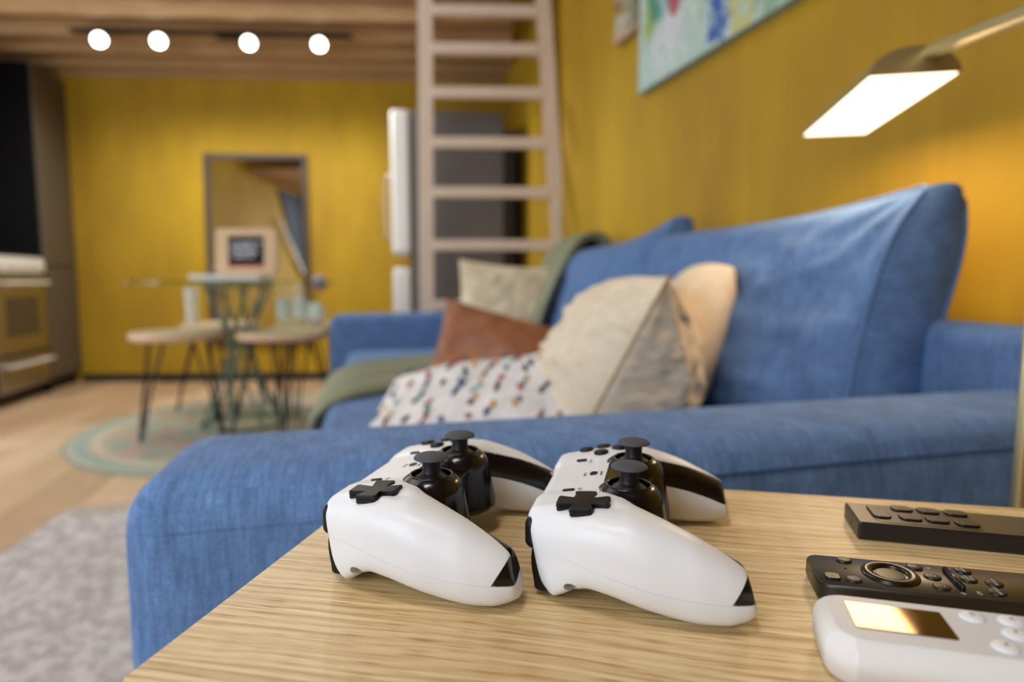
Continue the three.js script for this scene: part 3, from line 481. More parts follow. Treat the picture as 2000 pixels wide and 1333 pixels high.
// ---------------------------------------------------------------- remotes
const remoteTurn = (dx, dz) => Math.atan2(dz, dx);                   // local x runs along the remote to the right
const blackRemote = phys({ color: 0x131318, roughness: 0.42, clearcoat: 0.35, clearcoatRoughness: 0.3 }), blackRemoteTop = phys({ color: 0x1e1a18, roughness: 0.34 }), keyTop = phys({ color: 0x141416, roughness: 0.38 });
{ // flat black set-top remote, farthest from the lens
  const t = thing('remote_control', 'slim matte black remote with a cluster of soft square keys, farthest back on the table', 'remote', [0.2128, TOP, -0.3803], remoteTurn(0.0877, 0.0185) * -1 * -1, null);
  t.rotation.y = -0.265;
  const L = 0.145, W = 0.037, H = 0.0112;
  part('body', rbox(L, H, W, 0.0016, L / 2, H / 2 + 0.0002, -W / 2, 4), blackRemote, t);
  part('key_panel', flat(roundRect(0.058, 0.030, 0.004), 0.0004, H, 0.0001).translate(0.040, 0, -W / 2), blackRemoteTop, t);
  const key = (x, z, w, d) => part('key', flat(roundRect(w, d, 0.0035), 0.0013, H + 0.0003, 0.0005, 3).translate(x - 0.0022, 0, z), keyTop, t);
  key(0.0185, -0.0205, 0.0105, 0.0215); key(0.034, -0.030, 0.0125, 0.009); key(0.049, -0.030, 0.0125, 0.009); key(0.0645, -0.030, 0.0125, 0.009);
  key(0.0345, -0.0145, 0.0125, 0.010); key(0.0492, -0.0145, 0.0125, 0.010); key(0.0645, -0.0125, 0.0125, 0.010);
  const y = H + 0.0016, ringMark = (x, z) => new THREE.TorusGeometry(0.0013, 0.00018, 6, 20).rotateX(Math.PI / 2).scale(1, 0.4, 1).translate(x, y, z);
  part('lettering', merge([ringMark(0.0163, -0.0235), textFlat('+', 0.0032, 0.0323, -0.0145, 0, y), textFlat('-', 0.0032, 0.0470, -0.0145, 0, y), textFlat('o', 0.0026, 0.0318, -0.030, 0, y), textFlat('=', 0.003, 0.0468, -0.030, 0, y), textFlat('^', 0.003, 0.0623, -0.0125, 0, y), textFlat('xii', 0.006, 0.091, -W / 2, 0, H + 0.0002)]), inkGrey, t);
  part('infrared_window', flat(new THREE.Shape().absarc(0, 0, 0.0016, 0, Math.PI * 2), 0.0004).rotateZ(Math.PI / 2).translate(0.0001, H / 2, -W / 2), trimBlack, t);
}
{ // television remote with the ring
  const t = thing('remote_control', 'black television remote with round ring pad and white key symbols, between the other remotes', 'remote', [0.1517, TOP, -0.3020], 0);
  t.rotation.y = -Math.atan2(0.0205, 0.088);
  const L = 0.16, W = 0.0365, H = 0.0105;
  const s = roundRect(L, W, 0.006);
  part('body', toCreasedNormals(flat(s, H, 0.0003, 0.0022, 5, 12).translate(L / 2, 0, -W / 2), 0.8), phys({ color: 0x15110d, roughness: 0.42, specularIntensity: 1, clearcoat: 0.5, clearcoatRoughness: 0.26 }), t);
  const top = H + 0.0003;
  const ring = part('ring_pad', lathe([[0.0078, -0.0004], [0.0080, 0.0009], [0.0092, 0.0014], [0.0108, 0.0017], [0.0122, 0.0014], [0.0132, 0.0006], [0.0135, -0.0006]], 64), phys({ color: 0x15120f, roughness: 0.26, side: THREE.DoubleSide }), t); ring.position.set(0.0368, top, -W / 2);
  const mid = part('centre_button', lathe([[0, 0.0002], [0.0065, 0.0003], [0.0072, -0.0003], [0.0072, -0.0008], [0, -0.0008]], 48), phys({ color: 0x1a1613, roughness: 0.36 }), t); mid.position.set(0.0368, top, -W / 2);
  const b = lathe([[0, 0.0010], [0.0030, 0.00095], [0.0038, 0.0006], [0.0040, 0], [0.0040, -0.0006], [0, -0.0006]], 32), spots = [[0.0182, -0.0305], [0.0170, -0.0075], [0.0515, -0.0295], [0.0563, -0.0195], [0.0563, -0.0085], [0.0740, -0.0305], [0.0727, -0.0205], [0.0830, -0.0185], [0.0800, -0.0085]];
  for (const [x, z] of spots) { const k = part('key', b, keyTop, t); k.position.set(x, top, z); k.scale.set(1, 1, 0.92); }
  part('key', flat(roundRect(0.0072, 0.0068, 0.0022), 0.0012, top - 0.0002, 0.0004).translate(0.0075, 0, -0.0085), keyTop, t);
  part('rocker_key', toCreasedNormals(rbox(0.0027, 0.0034, 0.0225, 0.0013, 0.0652, top + 0.0009, -W / 2, 4), 0.9), phys({ color: 0x17130f, roughness: 0.2 }), t);
  const y = top + 0.00101, ink = [];
  const house = (() => { const q = new THREE.Shape([[-1.3, -1.1], [1.3, -1.1], [1.3, 0.3], [0, 1.5], [-1.3, 0.3]].map(([a, b]) => new THREE.Vector2(a * 1e-3, b * 1e-3))); q.holes.push(new THREE.Path([[-0.9, -0.7], [-0.9, 0.1], [0, 0.95], [0.9, 0.1], [0.9, -0.7]].map(([a, b]) => new THREE.Vector2(a * 1e-3, b * 1e-3)))); return flat(q, 0.00008, y); })();
  const arrow = merge([new THREE.TorusGeometry(0.0010, 0.0002, 5, 16, Math.PI).rotateX(-Math.PI / 2).rotateY(-Math.PI / 2).scale(1, 0.3, 1).translate(0.0004, y, 0), textFlat('<', 0.0016, -0.0010, -0.0010, 0, y), flat(roundRect(0.0016, 0.0003, 0.0001), 0.00008, y).translate(-0.0004, 0, -0.0010)]);
  ink.push(new THREE.TorusGeometry(0.0012, 0.0002, 6, 20).rotateX(Math.PI / 2).scale(1, 0.3, 1).translate(0.0182, y, -0.0305), textFlat('123', 0.0019, 0.0170, -0.0075, 0, y), textFlat('.', 0.0024, 0.0075, -0.0085, 0, y + 0.0002));
  ink.push(textFlat('x', 0.0028, 0.0515, -0.0295, 0, y), house.translate(0.0563, 0, -0.0195), arrow.translate(0.0563, 0, -0.0085));
  ink.push(textFlat('+', 0.0042, 0.0640, -0.0042, 0, top), textFlat('v', 0.0026, 0.0585, -0.0305, 0, top), textFlat('v', 0.0026, 0.0682, -0.0322, Math.PI, top), textFlat('CH', 0.0020, 0.0715, -0.0062, Math.PI / 2, top));
  ink.push(textFlat('NETFLIX', 0.0014, 0.0800, -0.0085, Math.PI / 2, y), textFlat('prime', 0.0014, 0.0719, -0.0205, Math.PI / 2, y), textFlat('video', 0.0014, 0.0738, -0.0205, Math.PI / 2, y), textFlat('Disney+', 0.0014, 0.0830, -0.0185, Math.PI / 2, y), textFlat('www', 0.0017, 0.0740, -0.0305, Math.PI / 2, y));
  part('lettering', merge(ink), inkLight, t);
  part('microphone_hole', flat(new THREE.Shape().absarc(0, 0, 0.0006, 0, Math.PI * 2), 0.0001, top).translate(0.0165, 0, -W / 2 - 0.002), std({ color: 0x050505, roughness: 1 }), t);
}
{ // white air conditioner remote
  const t = thing('remote_control', 'thick white remote with a small dark display and round white buttons, nearest the lens', 'remote', [0.1235, TOP, -0.2360], 0);
  t.rotation.y = -Math.atan2(0.024, 0.088);
  const L = 0.15, W = 0.046, H = 0.0195, white = phys({ color: 0xe4e4e2, roughness: 0.4 }), s = roundRect(L, W, 0.013);
  part('body', toCreasedNormals(flat(s, H, 0.0003, 0.0062, 8, 16).translate(L / 2, 0, -W / 2), 0.9), white, t);
  part('face', flat(roundRect(L - 0.010, W - 0.010, 0.009), 0.0005, H, 0.0002).translate(L / 2, 0, -W / 2), phys({ color: 0xcfd2d6, roughness: 0.42 }), t);
  const y = H + 0.0006;
  part('display', flat(roundRect(0.0365, 0.0215, 0.0008), 0.0005, y - 0.0002, 0.0001).translate(0.0305, 0, -W / 2 - 0.0012), phys({ color: 0x6e5a3a, metalness: 0.9, roughness: 0.06 }), t);
  const b = lathe([[0, 0.0016], [0.0030, 0.0015], [0.0043, 0.0010], [0.0048, 0.0002], [0.0049, -0.0006], [0, -0.0006]], 36), bm = phys({ color: 0xdfe3e5, roughness: 0.42 });
  const ink = [], lab = ['h', 'e', 'o', 'F', 'c', 'd', '+', 's', 't', '-'];
  [[0.0605, -0.0345], [0.0745, -0.0345], [0.0885, -0.0345], [0.0715, -0.0235], [0.0855, -0.0235], [0.0635, -0.0125], [0.0775, -0.0125], [0.0915, -0.0125], [0.1025, -0.0345], [0.1055, -0.0185]].forEach(([x, z], i) => { const k = part('button', b, bm, t); k.position.set(x, y - 0.0002, z); ink.push(textFlat(lab[i], 0.0022, x, z, 0, y + 0.0014)); });
  part('lettering', merge(ink), std({ color: 0x8f8890, roughness: 0.7 }), t);
}

// ---------------------------------------------------------------- reading lamp by the table
{
  const px = 0.489, pz = -0.6, t = thing('floor_lamp', 'slim brass reading lamp with a flat glowing head, its pole behind the table', 'lamp', [px, 0, pz]);
  part('base', lathe([[0, 0.018], [0.1, 0.017], [0.118, 0.012], [0.12, 0], [0, 0]], 48), brassSatin, t);
  part('pole', cyl(0.0066, 0.0066, 1.0, 0, 0.515, 0, 24), brass, t);
  const a = V(0.0, 1.006, 0), c = V(0.6264 - px, 1.1008, -1.014 - pz), dirA = c.clone().sub(a).normalize();
  part('elbow', new THREE.SphereGeometry(0.0105, 24, 16).translate(0, 1.008, 0), brass, t);
  part('arm', rod(a, c, 0.009, 20), brass, t);
  // head: a half-round brass cover with a flat diffuser below
  const hd = new THREE.Group(); hd.name = 'lamp_head'; hd.position.set(0.637 - px, 1.0624, -1.182 - pz); hd.rotation.y = -Math.atan2(0.066, 0.327); t.add(hd);
  const L = 0.402, R = 0.0624, s = new THREE.Shape(); s.moveTo(-R, 0); s.absellipse(0, 0, R, 0.0408, Math.PI, 0, true); s.lineTo(R - 0.003, 0); s.absellipse(0, 0, R - 0.003, 0.0378, 0, Math.PI, false); s.lineTo(-R, 0);
  part('head_cover', new THREE.ExtrudeGeometry(s, { depth: L, bevelEnabled: false, curveSegments: 24 }).translate(0, 0, -L / 2), brassSatin, hd);
  const cap = new THREE.Shape(); cap.moveTo(-R, 0); cap.absellipse(0, 0, R, 0.0408, Math.PI, 0, true); cap.lineTo(-R, 0);
  for (const z of [-L / 2 - 0.003, L / 2]) part('end_cap', new THREE.ExtrudeGeometry(cap, { depth: 0.003, bevelEnabled: false, curveSegments: 24 }).translate(0, 0, z), brassSatin, hd);
  part('diffuser', rbox(2 * R - 0.006, 0.005, L - 0.004, 0.0015, 0, 0.0005, 0, 2), std({ color: 0xfff1dc, emissive: new THREE.Color(1, 0.84, 0.62), emissiveIntensity: 3.6, roughness: 0.6 }), hd);
  part('arm_joint', rod(c.clone().addScaledVector(dirA, -0.03), c.clone().addScaledVector(dirA, 0.004), 0.0115, 20), brass, t);
  const l = new THREE.RectAreaLight(WARM, LAMP, 2 * R - 0.01, L - 0.02); l.name = 'reading_lamp_light'; l.position.set(0.637, 1.0624 - 0.005, -1.182); l.up.set(Math.sin(hd.rotation.y), 0, Math.cos(hd.rotation.y)); l.lookAt(0.637, 0, -1.182); scene.add(l);
}

// ---------------------------------------------------------------- loft ladder
{
  const t = thing('loft_ladder', 'pale pine ladder with flat rungs standing up to the loft edge', 'ladder', [-0.14, 0, -3.55], 0.03);
  const ra = V(-0.335, 0, 0.0), rb = V(-0.322, 2.9, -0.09), rc = V(0.475, 0, 0.0), rd = V(0.262, 2.9, -0.09);
  const rail = (a, b) => { const g = box(0.078, a.distanceTo(b), 0.045, 0, 0, 0, 'y'), m = new THREE.Matrix4().makeRotationFromQuaternion(new THREE.Quaternion().setFromUnitVectors(V(0, 1, 0), b.clone().sub(a).normalize())); g.applyMatrix4(m); const c = a.clone().add(b).multiplyScalar(0.5); return g.translate(c.x, c.y, c.z); };
  part('rail', rail(ra, rb), pine, t); part('rail', rail(rc, rd), pine, t);
  for (const h of [0.29, 0.615, 0.945, 1.233, 1.501, 1.768, 2.0, 2.2, 2.42, 2.65]) { const k = h / 2.9, x0 = lerp(ra.x, rb.x, k), x1 = lerp(rc.x, rd.x, k), w = x1 - x0; part('rung', rbox(w - 0.07, 0.058, 0.05, 0.006, (x0 + x1) / 2, h, lerp(0, -0.09, k) + 0.002, 2), pine, t); }
}

// ---------------------------------------------------------------- fridge
{
  const t = thing('refrigerator', 'tall grey refrigerator with a bright split door standing in the far corner behind the ladder', 'refrigerator', [-0.05, 0, -4.15], 0.14);
  const H = 1.8, D = 0.6;
  part('cabinet', rbox(0.58, H - 0.03, D, 0.008, -0.29, H / 2 + 0.015, -D / 2, 2), fridgeGrey, t);
  part('upper_door', rbox(0.118, 0.885, D + 0.01, 0.024, -0.648, H - 0.4425, -D / 2, 4), steelBright, t);
  part('lower_door', rbox(0.118, 0.77, D + 0.01, 0.024, -0.648, 0.445, -D / 2, 4), steelBright, t);
  part('door_seal', box(0.018, H - 0.1, D - 0.03, -0.584, H / 2 + 0.01, -D / 2), blackBoard, t);
  part('rear_cover', box(0.07, H - 0.14, D - 0.04, 0.036, H / 2 - 0.04, -D / 2), blackBoard, t);
  for (const [x, z] of [[-0.5, -0.06], [-0.06, -0.06], [-0.5, -D + 0.06], [-0.06, -D + 0.06]]) part('foot', cyl(0.02, 0.02, 0.03, x, 0.015, z, 16), blackBoard, t);
  part('door_handle', tube([V(-0.7, 1.0, -0.05), V(-0.73, 1.02, -0.05), V(-0.73, 1.4, -0.05), V(-0.7, 1.42, -0.05)], 0.008, 24, 10), steel, t);
}

// ---------------------------------------------------------------- kitchen run on the left (local x away from the lens, z into the room; 0 = far end of the front)
{
  const K = (name, label, cat) => thing(name, label, cat, [KIT.x, 0, KIT.z], LEFT);
  const tall = K('tall_cabinet', 'tall taupe cabinet at the end of the kitchen run against the far wall', 'cabinet');
  part('carcass', box(0.46, 2.06, 0.6, -0.23, 1.11, -0.33), taupe, tall);
  part('door', rbox(0.45, 1.28, 0.02, 0.003, -0.232, 1.49, -0.012, 2), taupe, tall); part('door', rbox(0.45, 0.74, 0.02, 0.003, -0.232, 0.47, -0.012, 2), taupe, tall);
  part('plinth', box(0.46, 0.08, 0.56, -0.23, 0.04, -0.33), blackBoard, tall);
  tag(part('side_panel', box(0.018, 2.14, 0.62, -0.469, 1.07, -0.325), blackGloss, tall), 'black side panel towards the cooker');
  part('splashback', box(0.6, 0.34, 0.015, -0.79, 1.11, -0.652), blackGloss, thing('splashback_panel', 'black splashback panel on the wall behind the cooker', 'panel', [KIT.x, 0, KIT.z], LEFT));
  const up = K('upper_cabinet', 'black glossy cabinet block above the cooker reaching the loft joists', 'cabinet');
  part('carcass', box(0.8, 0.85, 0.32, -0.885, 1.725, -0.49), blackGloss, up);
  for (const i of [0, 1]) part('door', rbox(0.39, 0.83, 0.02, 0.003, -0.687 - i * 0.4, 1.725, -0.32, 2), blackGloss, up);
  const c = K('cooker', 'stainless steel freestanding cooker with oven door, knobs and lower drawer', 'cooker');
  part('body', box(0.6, 0.86, 0.6, -0.79, 0.47, -0.33), blackBoard, c);
  part('cooktop', rbox(0.6, 0.025, 0.61, 0.004, -0.79, 0.912, -0.32, 2), blackGloss, c);
  part('control_panel', rbox(0.585, 0.1, 0.03, 0.006, -0.79, 0.845, -0.005, 3), steelBright, c);
  for (let i = 0; i < 5; i++) { const k = part('knob', new THREE.CylinderGeometry(0.02, 0.023, 0.03, 24).rotateX(Math.PI / 2), steelBright, c); k.position.set(-0.57 - i * 0.11, 0.845, 0.025); }
  const od = part('oven_door', rbox(0.585, 0.47, 0.03, 0.006, -0.79, 0.545, -0.005, 3), steel, c);
  part('oven_window', rbox(0.36, 0.24, 0.004, 0.0015, -0.79, 0.53, 0.012, 2), std({ color: 0x4a4235, roughness: 0.2 }), od);
  const bar = (y) => merge([rod(V(-1.04, y, 0.05), V(-0.54, y, 0.05), 0.011), rod(V(-1.02, y, 0.0), V(-1.02, y, 0.05), 0.008), rod(V(-0.56, y, 0.0), V(-0.56, y, 0.05), 0.008)]);
  part('oven_handle', bar(0.735), steelBright, od);
  const dr = part('drawer', rbox(0.585, 0.2, 0.03, 0.006, -0.79, 0.19, -0.005, 3), steel, c); part('drawer_handle', bar(0.245), steelBright, dr);
  part('plinth', box(0.58, 0.08, 0.5, -0.79, 0.04, -0.36), blackBoard, c);
  const w = K('base_cabinet', 'brown wooden base cabinet at the left edge beside the cooker', 'cabinet');
  const brown = std({ map: at(pineTex, 1.2, 0.4), color: 0x7a4a28, roughness: 0.5 });
  part('carcass', box(0.8, 0.8, 0.6, -1.505, 0.48, -0.33, 'y'), brown, w); for (const i of [0, 1]) part('door', rbox(0.39, 0.78, 0.02, 0.003, -1.31 - i * 0.4, 0.48, -0.012, 2, 'y'), brown, w); part('plinth', box(0.8, 0.08, 0.54, -1.505, 0.04, -0.36), blackBoard, w);
  part('worktop', rbox(0.8, 0.035, 0.62, 0.004, -1.505, 0.898, -0.32, 2), std({ color: 0xd8cfc2, roughness: 0.35 }), w);
  const sponge = thing('kettle', 'pale round kettle at the left edge on the worktop by the cooker', 'kettle'); const kp = V(KIT.x, 0, KIT.z).add(V(-1.2, 0, -0.12).applyAxisAngle(V(0, 1, 0), LEFT)); sponge.position.set(kp.x, 0.916, kp.z);
  part('body', lathe([[0, 0], [0.05, 0.0], [0.062, 0.015], [0.06, 0.05], [0.045, 0.075], [0.02, 0.085], [0, 0.086]], 32), steelBright, sponge); part('lid_knob', new THREE.SphereGeometry(0.01, 16, 12).translate(0, 0.095, 0), blackMetal, sponge);
  part('handle', tube([V(-0.045, 0.07, 0), V(-0.04, 0.12, 0), V(0.04, 0.12, 0), V(0.045, 0.07, 0)], 0.005, 24, 8), blackMetal, sponge);
}

// ---------------------------------------------------------------- mirror, track light, paintings
{
  const t = thing('mirror', 'tall mirror with a dark brown frame on the far mustard wall behind the dining table', 'mirror'); t.position.copy(onFar(-1.87, 0, 0.006)); t.rotation.set(-0.012, FAR, 0, 'YXZ');
  const x0 = -0.37, x1 = 0.37, y0 = 0.28, y1 = 1.665, f = 0.036;
  part('frame', merge([box(x1 - x0, f, 0.03, 0, y1 - f / 2, 0.016), box(x1 - x0, f, 0.03, 0, y0 + f / 2, 0.016), box(f, y1 - y0 - 2 * f, 0.03, x0 + f / 2, (y0 + y1) / 2, 0.016, 'y'), box(f, y1 - y0 - 2 * f, 0.03, x1 - f / 2, (y0 + y1) / 2, 0.016, 'y')]), frameBrown, t);
  part('mirror_glass', box(x1 - x0 - 2 * f, y1 - y0 - 2 * f, 0.006, 0, (y0 + y1) / 2, 0.012), mirrorMat, t);
}
{
  const t = thing('track_light', 'black ceiling track with four bright round spotlights under the loft joists', 'light', [-1.75, 2.2, -3.9], FAR);
  part('rail', box(1.6, 0.02, 0.034, 0, -0.0105, 0), blackMetal, t); part('connector', box(0.14, 0.035, 0.05, 0.09, -0.0185, 0), blackMetal, t);
  for (const [i, X] of [-2.395, -2.062, -1.545, -1.138].entries()) {
    const sp = new THREE.Group(); sp.name = 'spotlight'; const lx = (X + 1.75) * 1.0; sp.position.set(lx, -0.052, 0.0); t.add(sp);
    const aim = V([0.6, 0.55, 0.3, 0.2][i], -0.75, 1.0).normalize(), q = new THREE.Quaternion().setFromUnitVectors(V(0, -1, 0), aim);
    part('stem', cyl(0.006, 0.006, 0.04, 0, 0.02, 0, 12), blackMetal, sp);
    const can = part('can', new THREE.CylinderGeometry(0.036, 0.04, 0.075, 28, 1, true).translate(0, 0.012, 0), std({ color: 0x17171a, metalness: 0.4, roughness: 0.5, side: THREE.DoubleSide }), sp); can.quaternion.copy(q);
    const back = part('can_back', cyl(0.036, 0.036, 0.004, 0, 0.048, 0, 28), blackMetal, sp); back.quaternion.copy(q);
    const lens = part('lamp_lens', cyl(0.037, 0.037, 0.004, 0, -0.022, 0, 28), std({ color: 0xffffff, emissive: new THREE.Color(1, 0.97, 0.93), emissiveIntensity: 9, roughness: 0.4 }), sp); lens.quaternion.copy(q);
    const w = V(lx, -0.052, 0).applyAxisAngle(V(0, 1, 0), FAR).add(t.position), d = aim.clone().applyAxisAngle(V(0, 1, 0), FAR);
    const l = new THREE.SpotLight(new THREE.Color(1, 0.98, 0.93), SPOT, 0, 1.5, 0.35, 2); l.name = 'track_spot'; l.position.copy(w).addScaledVector(d, 0.045); l.target.position.copy(l.position).add(V(0, -1, 0)); l.castShadow = true; l.shadow.radius = 1.8; scene.add(l); scene.add(l.target);
  }
}
{ // what the mirror shows beside its right edge: a dark slanted board and a white rail, out of view, placed for their reflection
  const st = thing('unseen_slant_board', 'dark slanted board out of view, placed to show dark at the right edge of the mirror', 'stairs', [LW.x, 0, LW.z], LEFT);
  const q = new THREE.Shape([[-4.7, 2.17], [-5.52, 2.17], [-5.52, 0.95], [-5.4, 0.95]].map(([a, b]) => new THREE.Vector2(a, b)));
  part('slant_board', new THREE.ExtrudeGeometry(q, { depth: 0.03, bevelEnabled: false }).translate(0, 0, 0.004), std({ color: 0x2c3238, roughness: 0.7 }), st);
  const hr = thing('unseen_slant_rail', 'white slanted rail out of view, placed to show as a bright bar in the mirror', 'rail', [LW.x, 0, LW.z], LEFT);
  part('rail', rod(V(-4.62, 1.72, 0.06), V(-5.4, 0.98, 0.06), 0.026, 20), whiteFrame, hr);
  for (const [x, y] of [[-4.75, 1.6], [-5.2, 1.17]]) part('bracket', rod(V(x, y, 0.004), V(x, y, 0.055), 0.008, 12), whiteFrame, hr);
}
function canvasTex(w, h, draw) { const c = document.createElement('canvas'); c.width = w; c.height = h; draw(c.getContext('2d'), w, h); const t = new THREE.CanvasTexture(c); t.colorSpace = THREE.SRGBColorSpace; t.magFilter = THREE.LinearFilter; return t; }
function painting(label, w, h, t0, h0, draw, edge) {
  const t = thing('painting', label, 'painting', [0, 0, 0], RIGHT, null); t.position.copy(onRight(t0, h0, 0.003));
  part('stretcher', box(w, h, 0.032, w / 2, h / 2, 0.016), std({ color: edge, roughness: 0.8 }), t);
  const g = new THREE.PlaneGeometry(w - 0.004, h - 0.004).translate(w / 2, h / 2, 0.0325); part('painted_canvas', g, std({ map: canvasTex(w > h ? 1024 : 400, Math.round((w > h ? 1024 : 400) * h / w), draw), roughness: 0.7 }), t);
}
const blob = (x, cx, cy, rx, ry, col, a = 1, rot = 0) => { x.globalAlpha = a; x.fillStyle = col; x.beginPath(); x.ellipse(cx, cy, rx, ry, rot, 0, 7); x.fill(); x.globalAlpha = 1; };
painting('large abstract painting with pale green ground, red and cobalt blue patches, above the sofa', 1.25, 0.95, 2.34, 1.488, (x, w, h) => {
  const R = rng(77); x.fillStyle = '#b4cfc4'; x.fillRect(0, 0, w, h);
  for (let i = 0; i < 260; i++) blob(x, R() * w, R() * h, 14 + R() * 60, 10 + R() * 40, ['#a9c8bd', '#c5d6d0', '#bcd3cf', '#d5dcd8', '#9dc0b6'][Math.floor(R() * 5)], 0.35, R() * 3);
  blob(x, w * 0.2, h * 0.86, w * 0.1, h * 0.1, '#d6d9da', 0.95); blob(x, w * 0.28, h * 0.84, w * 0.07, h * 0.08, '#cfd5d8', 0.9); blob(x, w * 0.17, h * 0.92, w * 0.06, h * 0.04, '#dfe0e0', 0.9);
  blob(x, w * 0.07, h * 0.7, w * 0.03, h * 0.1, '#a9b45a', 0.9); blob(x, w * 0.11, h * 0.68, w * 0.03, h * 0.1, '#4f9268', 0.95); blob(x, w * 0.145, h * 0.66, w * 0.025, h * 0.09, '#4f9a96', 0.9);
  x.fillStyle = '#b23a44'; x.fillRect(w * 0.185, h * 0.5, w * 0.085, h * 0.27); blob(x, w * 0.225, h * 0.62, w * 0.022, h * 0.13, '#d8a6a8', 0.95); x.fillStyle = '#5e3b40'; x.fillRect(w * 0.27, h * 0.5, w * 0.022, h * 0.24);
  blob(x, w * 0.33, h * 0.8, w * 0.03, h * 0.14, '#b9d2b2', 0.9); blob(x, w * 0.43, h * 0.86, w * 0.055, h * 0.13, '#3d5bab', 1, 0.15); blob(x, w * 0.46, h * 0.72, w * 0.05, h * 0.2, '#4464b4', 1); blob(x, w * 0.55, h * 0.84, w * 0.05, h * 0.2, '#c3c37e', 0.95); blob(x, w * 0.66, h * 0.8, w * 0.07, h * 0.24, '#8db08d', 0.9);
  const seeds = [[0.2, 0.86, 0.1, 0.09, '#d6d9da'], [0.07, 0.7, 0.03, 0.09, '#a9b45a'], [0.11, 0.68, 0.03, 0.09, '#4f9268'], [0.145, 0.66, 0.025, 0.08, '#4f9a96'], [0.225, 0.63, 0.045, 0.13, '#b23a44'], [0.28, 0.62, 0.014, 0.11, '#5e3b40'], [0.43, 0.84, 0.055, 0.13, '#3d5bab'], [0.46, 0.72, 0.05, 0.18, '#4464b4'], [0.55, 0.84, 0.05, 0.18, '#c3c37e'], [0.66, 0.8, 0.07, 0.2, '#8db08d'], [0.34, 0.84, 0.05, 0.12, '#b9cfc4']];
  for (const [cx, cy, rx, ry, col] of seeds) for (let i = 0; i < 70; i++) { const a = R() * 6.28, q = 0.55 + R() * 0.75; blob(x, w * (cx + Math.cos(a) * rx * q), h * (cy + Math.sin(a) * ry * q), 4 + R() * 14, 8 + R() * 26, R() < 0.62 ? col : '#b4cfc4', 0.75, (R() - 0.5) * 1.2); }
  for (let i = 0; i < 60; i++) { x.strokeStyle = ['#6b7a7c', '#8a9aa0', '#e9ebe8', '#b98f98'][Math.floor(R() * 4)]; x.globalAlpha = 0.5; x.lineWidth = 2 + R() * 5; x.beginPath(); const a = R() * w * 0.6, b = h * (0.5 + R() * 0.45); x.moveTo(a, b); x.quadraticCurveTo(a + 40 * R(), b + 40 * R() - 20, a + 70 * R() - 30, b + 60 * R()); x.stroke(); } x.globalAlpha = 1;
}, 0x9db5aa);
painting('small painting with beige and orange strokes hanging left of the large painting', 0.2, 0.6, 2.105, 1.75, (x, w, h) => {
  const R = rng(78); x.fillStyle = '#c2b594'; x.fillRect(0, 0, w, h); for (let i = 0; i < 90; i++) blob(x, R() * w, R() * h, 40 + R() * 130, 20 + R() * 80, ['#c9bf9f', '#b9563a', '#3f5a4c', '#8fb0a8', '#a98a56', '#d4c9ac', '#6f4a2c'][Math.floor(R() * 7)], 0.6, R() * 3);
}, 0xb09a6c);

// ---------------------------------------------------------------- dining end: rug, glass table, stools and what stands on them
const DT = V(-1.40, 0, -3.28);
{
  const rug = thing('round_rug', 'round faded rug with a teal and beige pattern under the dining table', 'rug', [-1.27, 0.0, -3.26]);
  const R = 0.87, map = canvasTex(1024, 1024, (x, w) => {
    const c = w / 2, r = rng(14); x.fillStyle = '#bba892'; x.fillRect(0, 0, w, w);
    const ring = (a, b, col) => { x.strokeStyle = col; x.lineWidth = (b - a) * c; x.beginPath(); x.arc(c, c, (a + b) / 2 * c, 0, 7); x.stroke(); };
    ring(0.9, 0.96, '#93a698'); ring(0.84, 0.87, '#cdbba4'); ring(0.62, 0.66, '#9aab9d'); ring(0.4, 0.45, '#93a79a'); ring(0.2, 0.25, '#a98d78');
    for (let i = 0; i < 30; i++) { const a = i / 30 * Math.PI * 2; blob(x, c + Math.cos(a) * c * 0.75, c + Math.sin(a) * c * 0.75, 34, 20, i % 3 ? '#88a59a' : '#c39a76', 0.9, a); blob(x, c + Math.cos(a + 0.1) * c * 0.53, c + Math.sin(a + 0.1) * c * 0.53, 22, 34, i % 2 ? '#a9b3a2' : '#b58f78', 0.9, a); }
    for (let i = 0; i < 12; i++) { const a = i / 12 * Math.PI * 2; blob(x, c + Math.cos(a) * c * 0.32, c + Math.sin(a) * c * 0.32, 40, 16, '#7d9a94', 0.8, a); }
    for (let i = 0; i < 5000; i++) blob(x, r() * w, r() * w, 2 + r() * 9, 1 + r() * 4, r() < 0.5 ? '#c7b49d' : '#9fae9f', 0.28, r() * 3);
  });
  part('pile', new THREE.CylinderGeometry(R, R, 0.007, 96).translate(0, 0.0036, 0), std({ map, roughness: 0.95 }), rug);
  part('bound_edge', new THREE.TorusGeometry(R, 0.005, 8, 96).rotateX(Math.PI / 2).translate(0, 0.0052, 0), std({ color: 0x849c92, roughness: 0.95 }), rug);
  const jute = blotch([168, 160, 156], [206, 199, 194], 97, 28), jm = std({ map: at(jute, 0.5, 0.5), bumpMap: at(jute, 0.5, 0.5), bumpScale: 0.004, roughness: 0.97 });
  const ta = Math.atan(0.16), r2 = thing('area_rug', 'pale grey woven rug with a white fringed end in the foreground at the left', 'rug', [-1.45, 0, -2.0], ta);
  part('pile', rbox(1.7, 0.009, 2.5, 0.004, 0.85, 0.0048, 1.27, 2), jm, r2);
  const fr = []; const q = rng(3); for (let i = 0; i < 70; i++) { const a = 0.01 + i * 0.024; fr.push(rod(V(a, 0.006, 0.03), V(a + (q() - 0.5) * 0.02, 0.004, -0.05 - q() * 0.015), 0.006, 6)); }
  tag(part('fringe', merge(fr), std({ color: 0xe2dcd4, roughness: 0.95 }), r2), null, null, null, 'stuff');
}
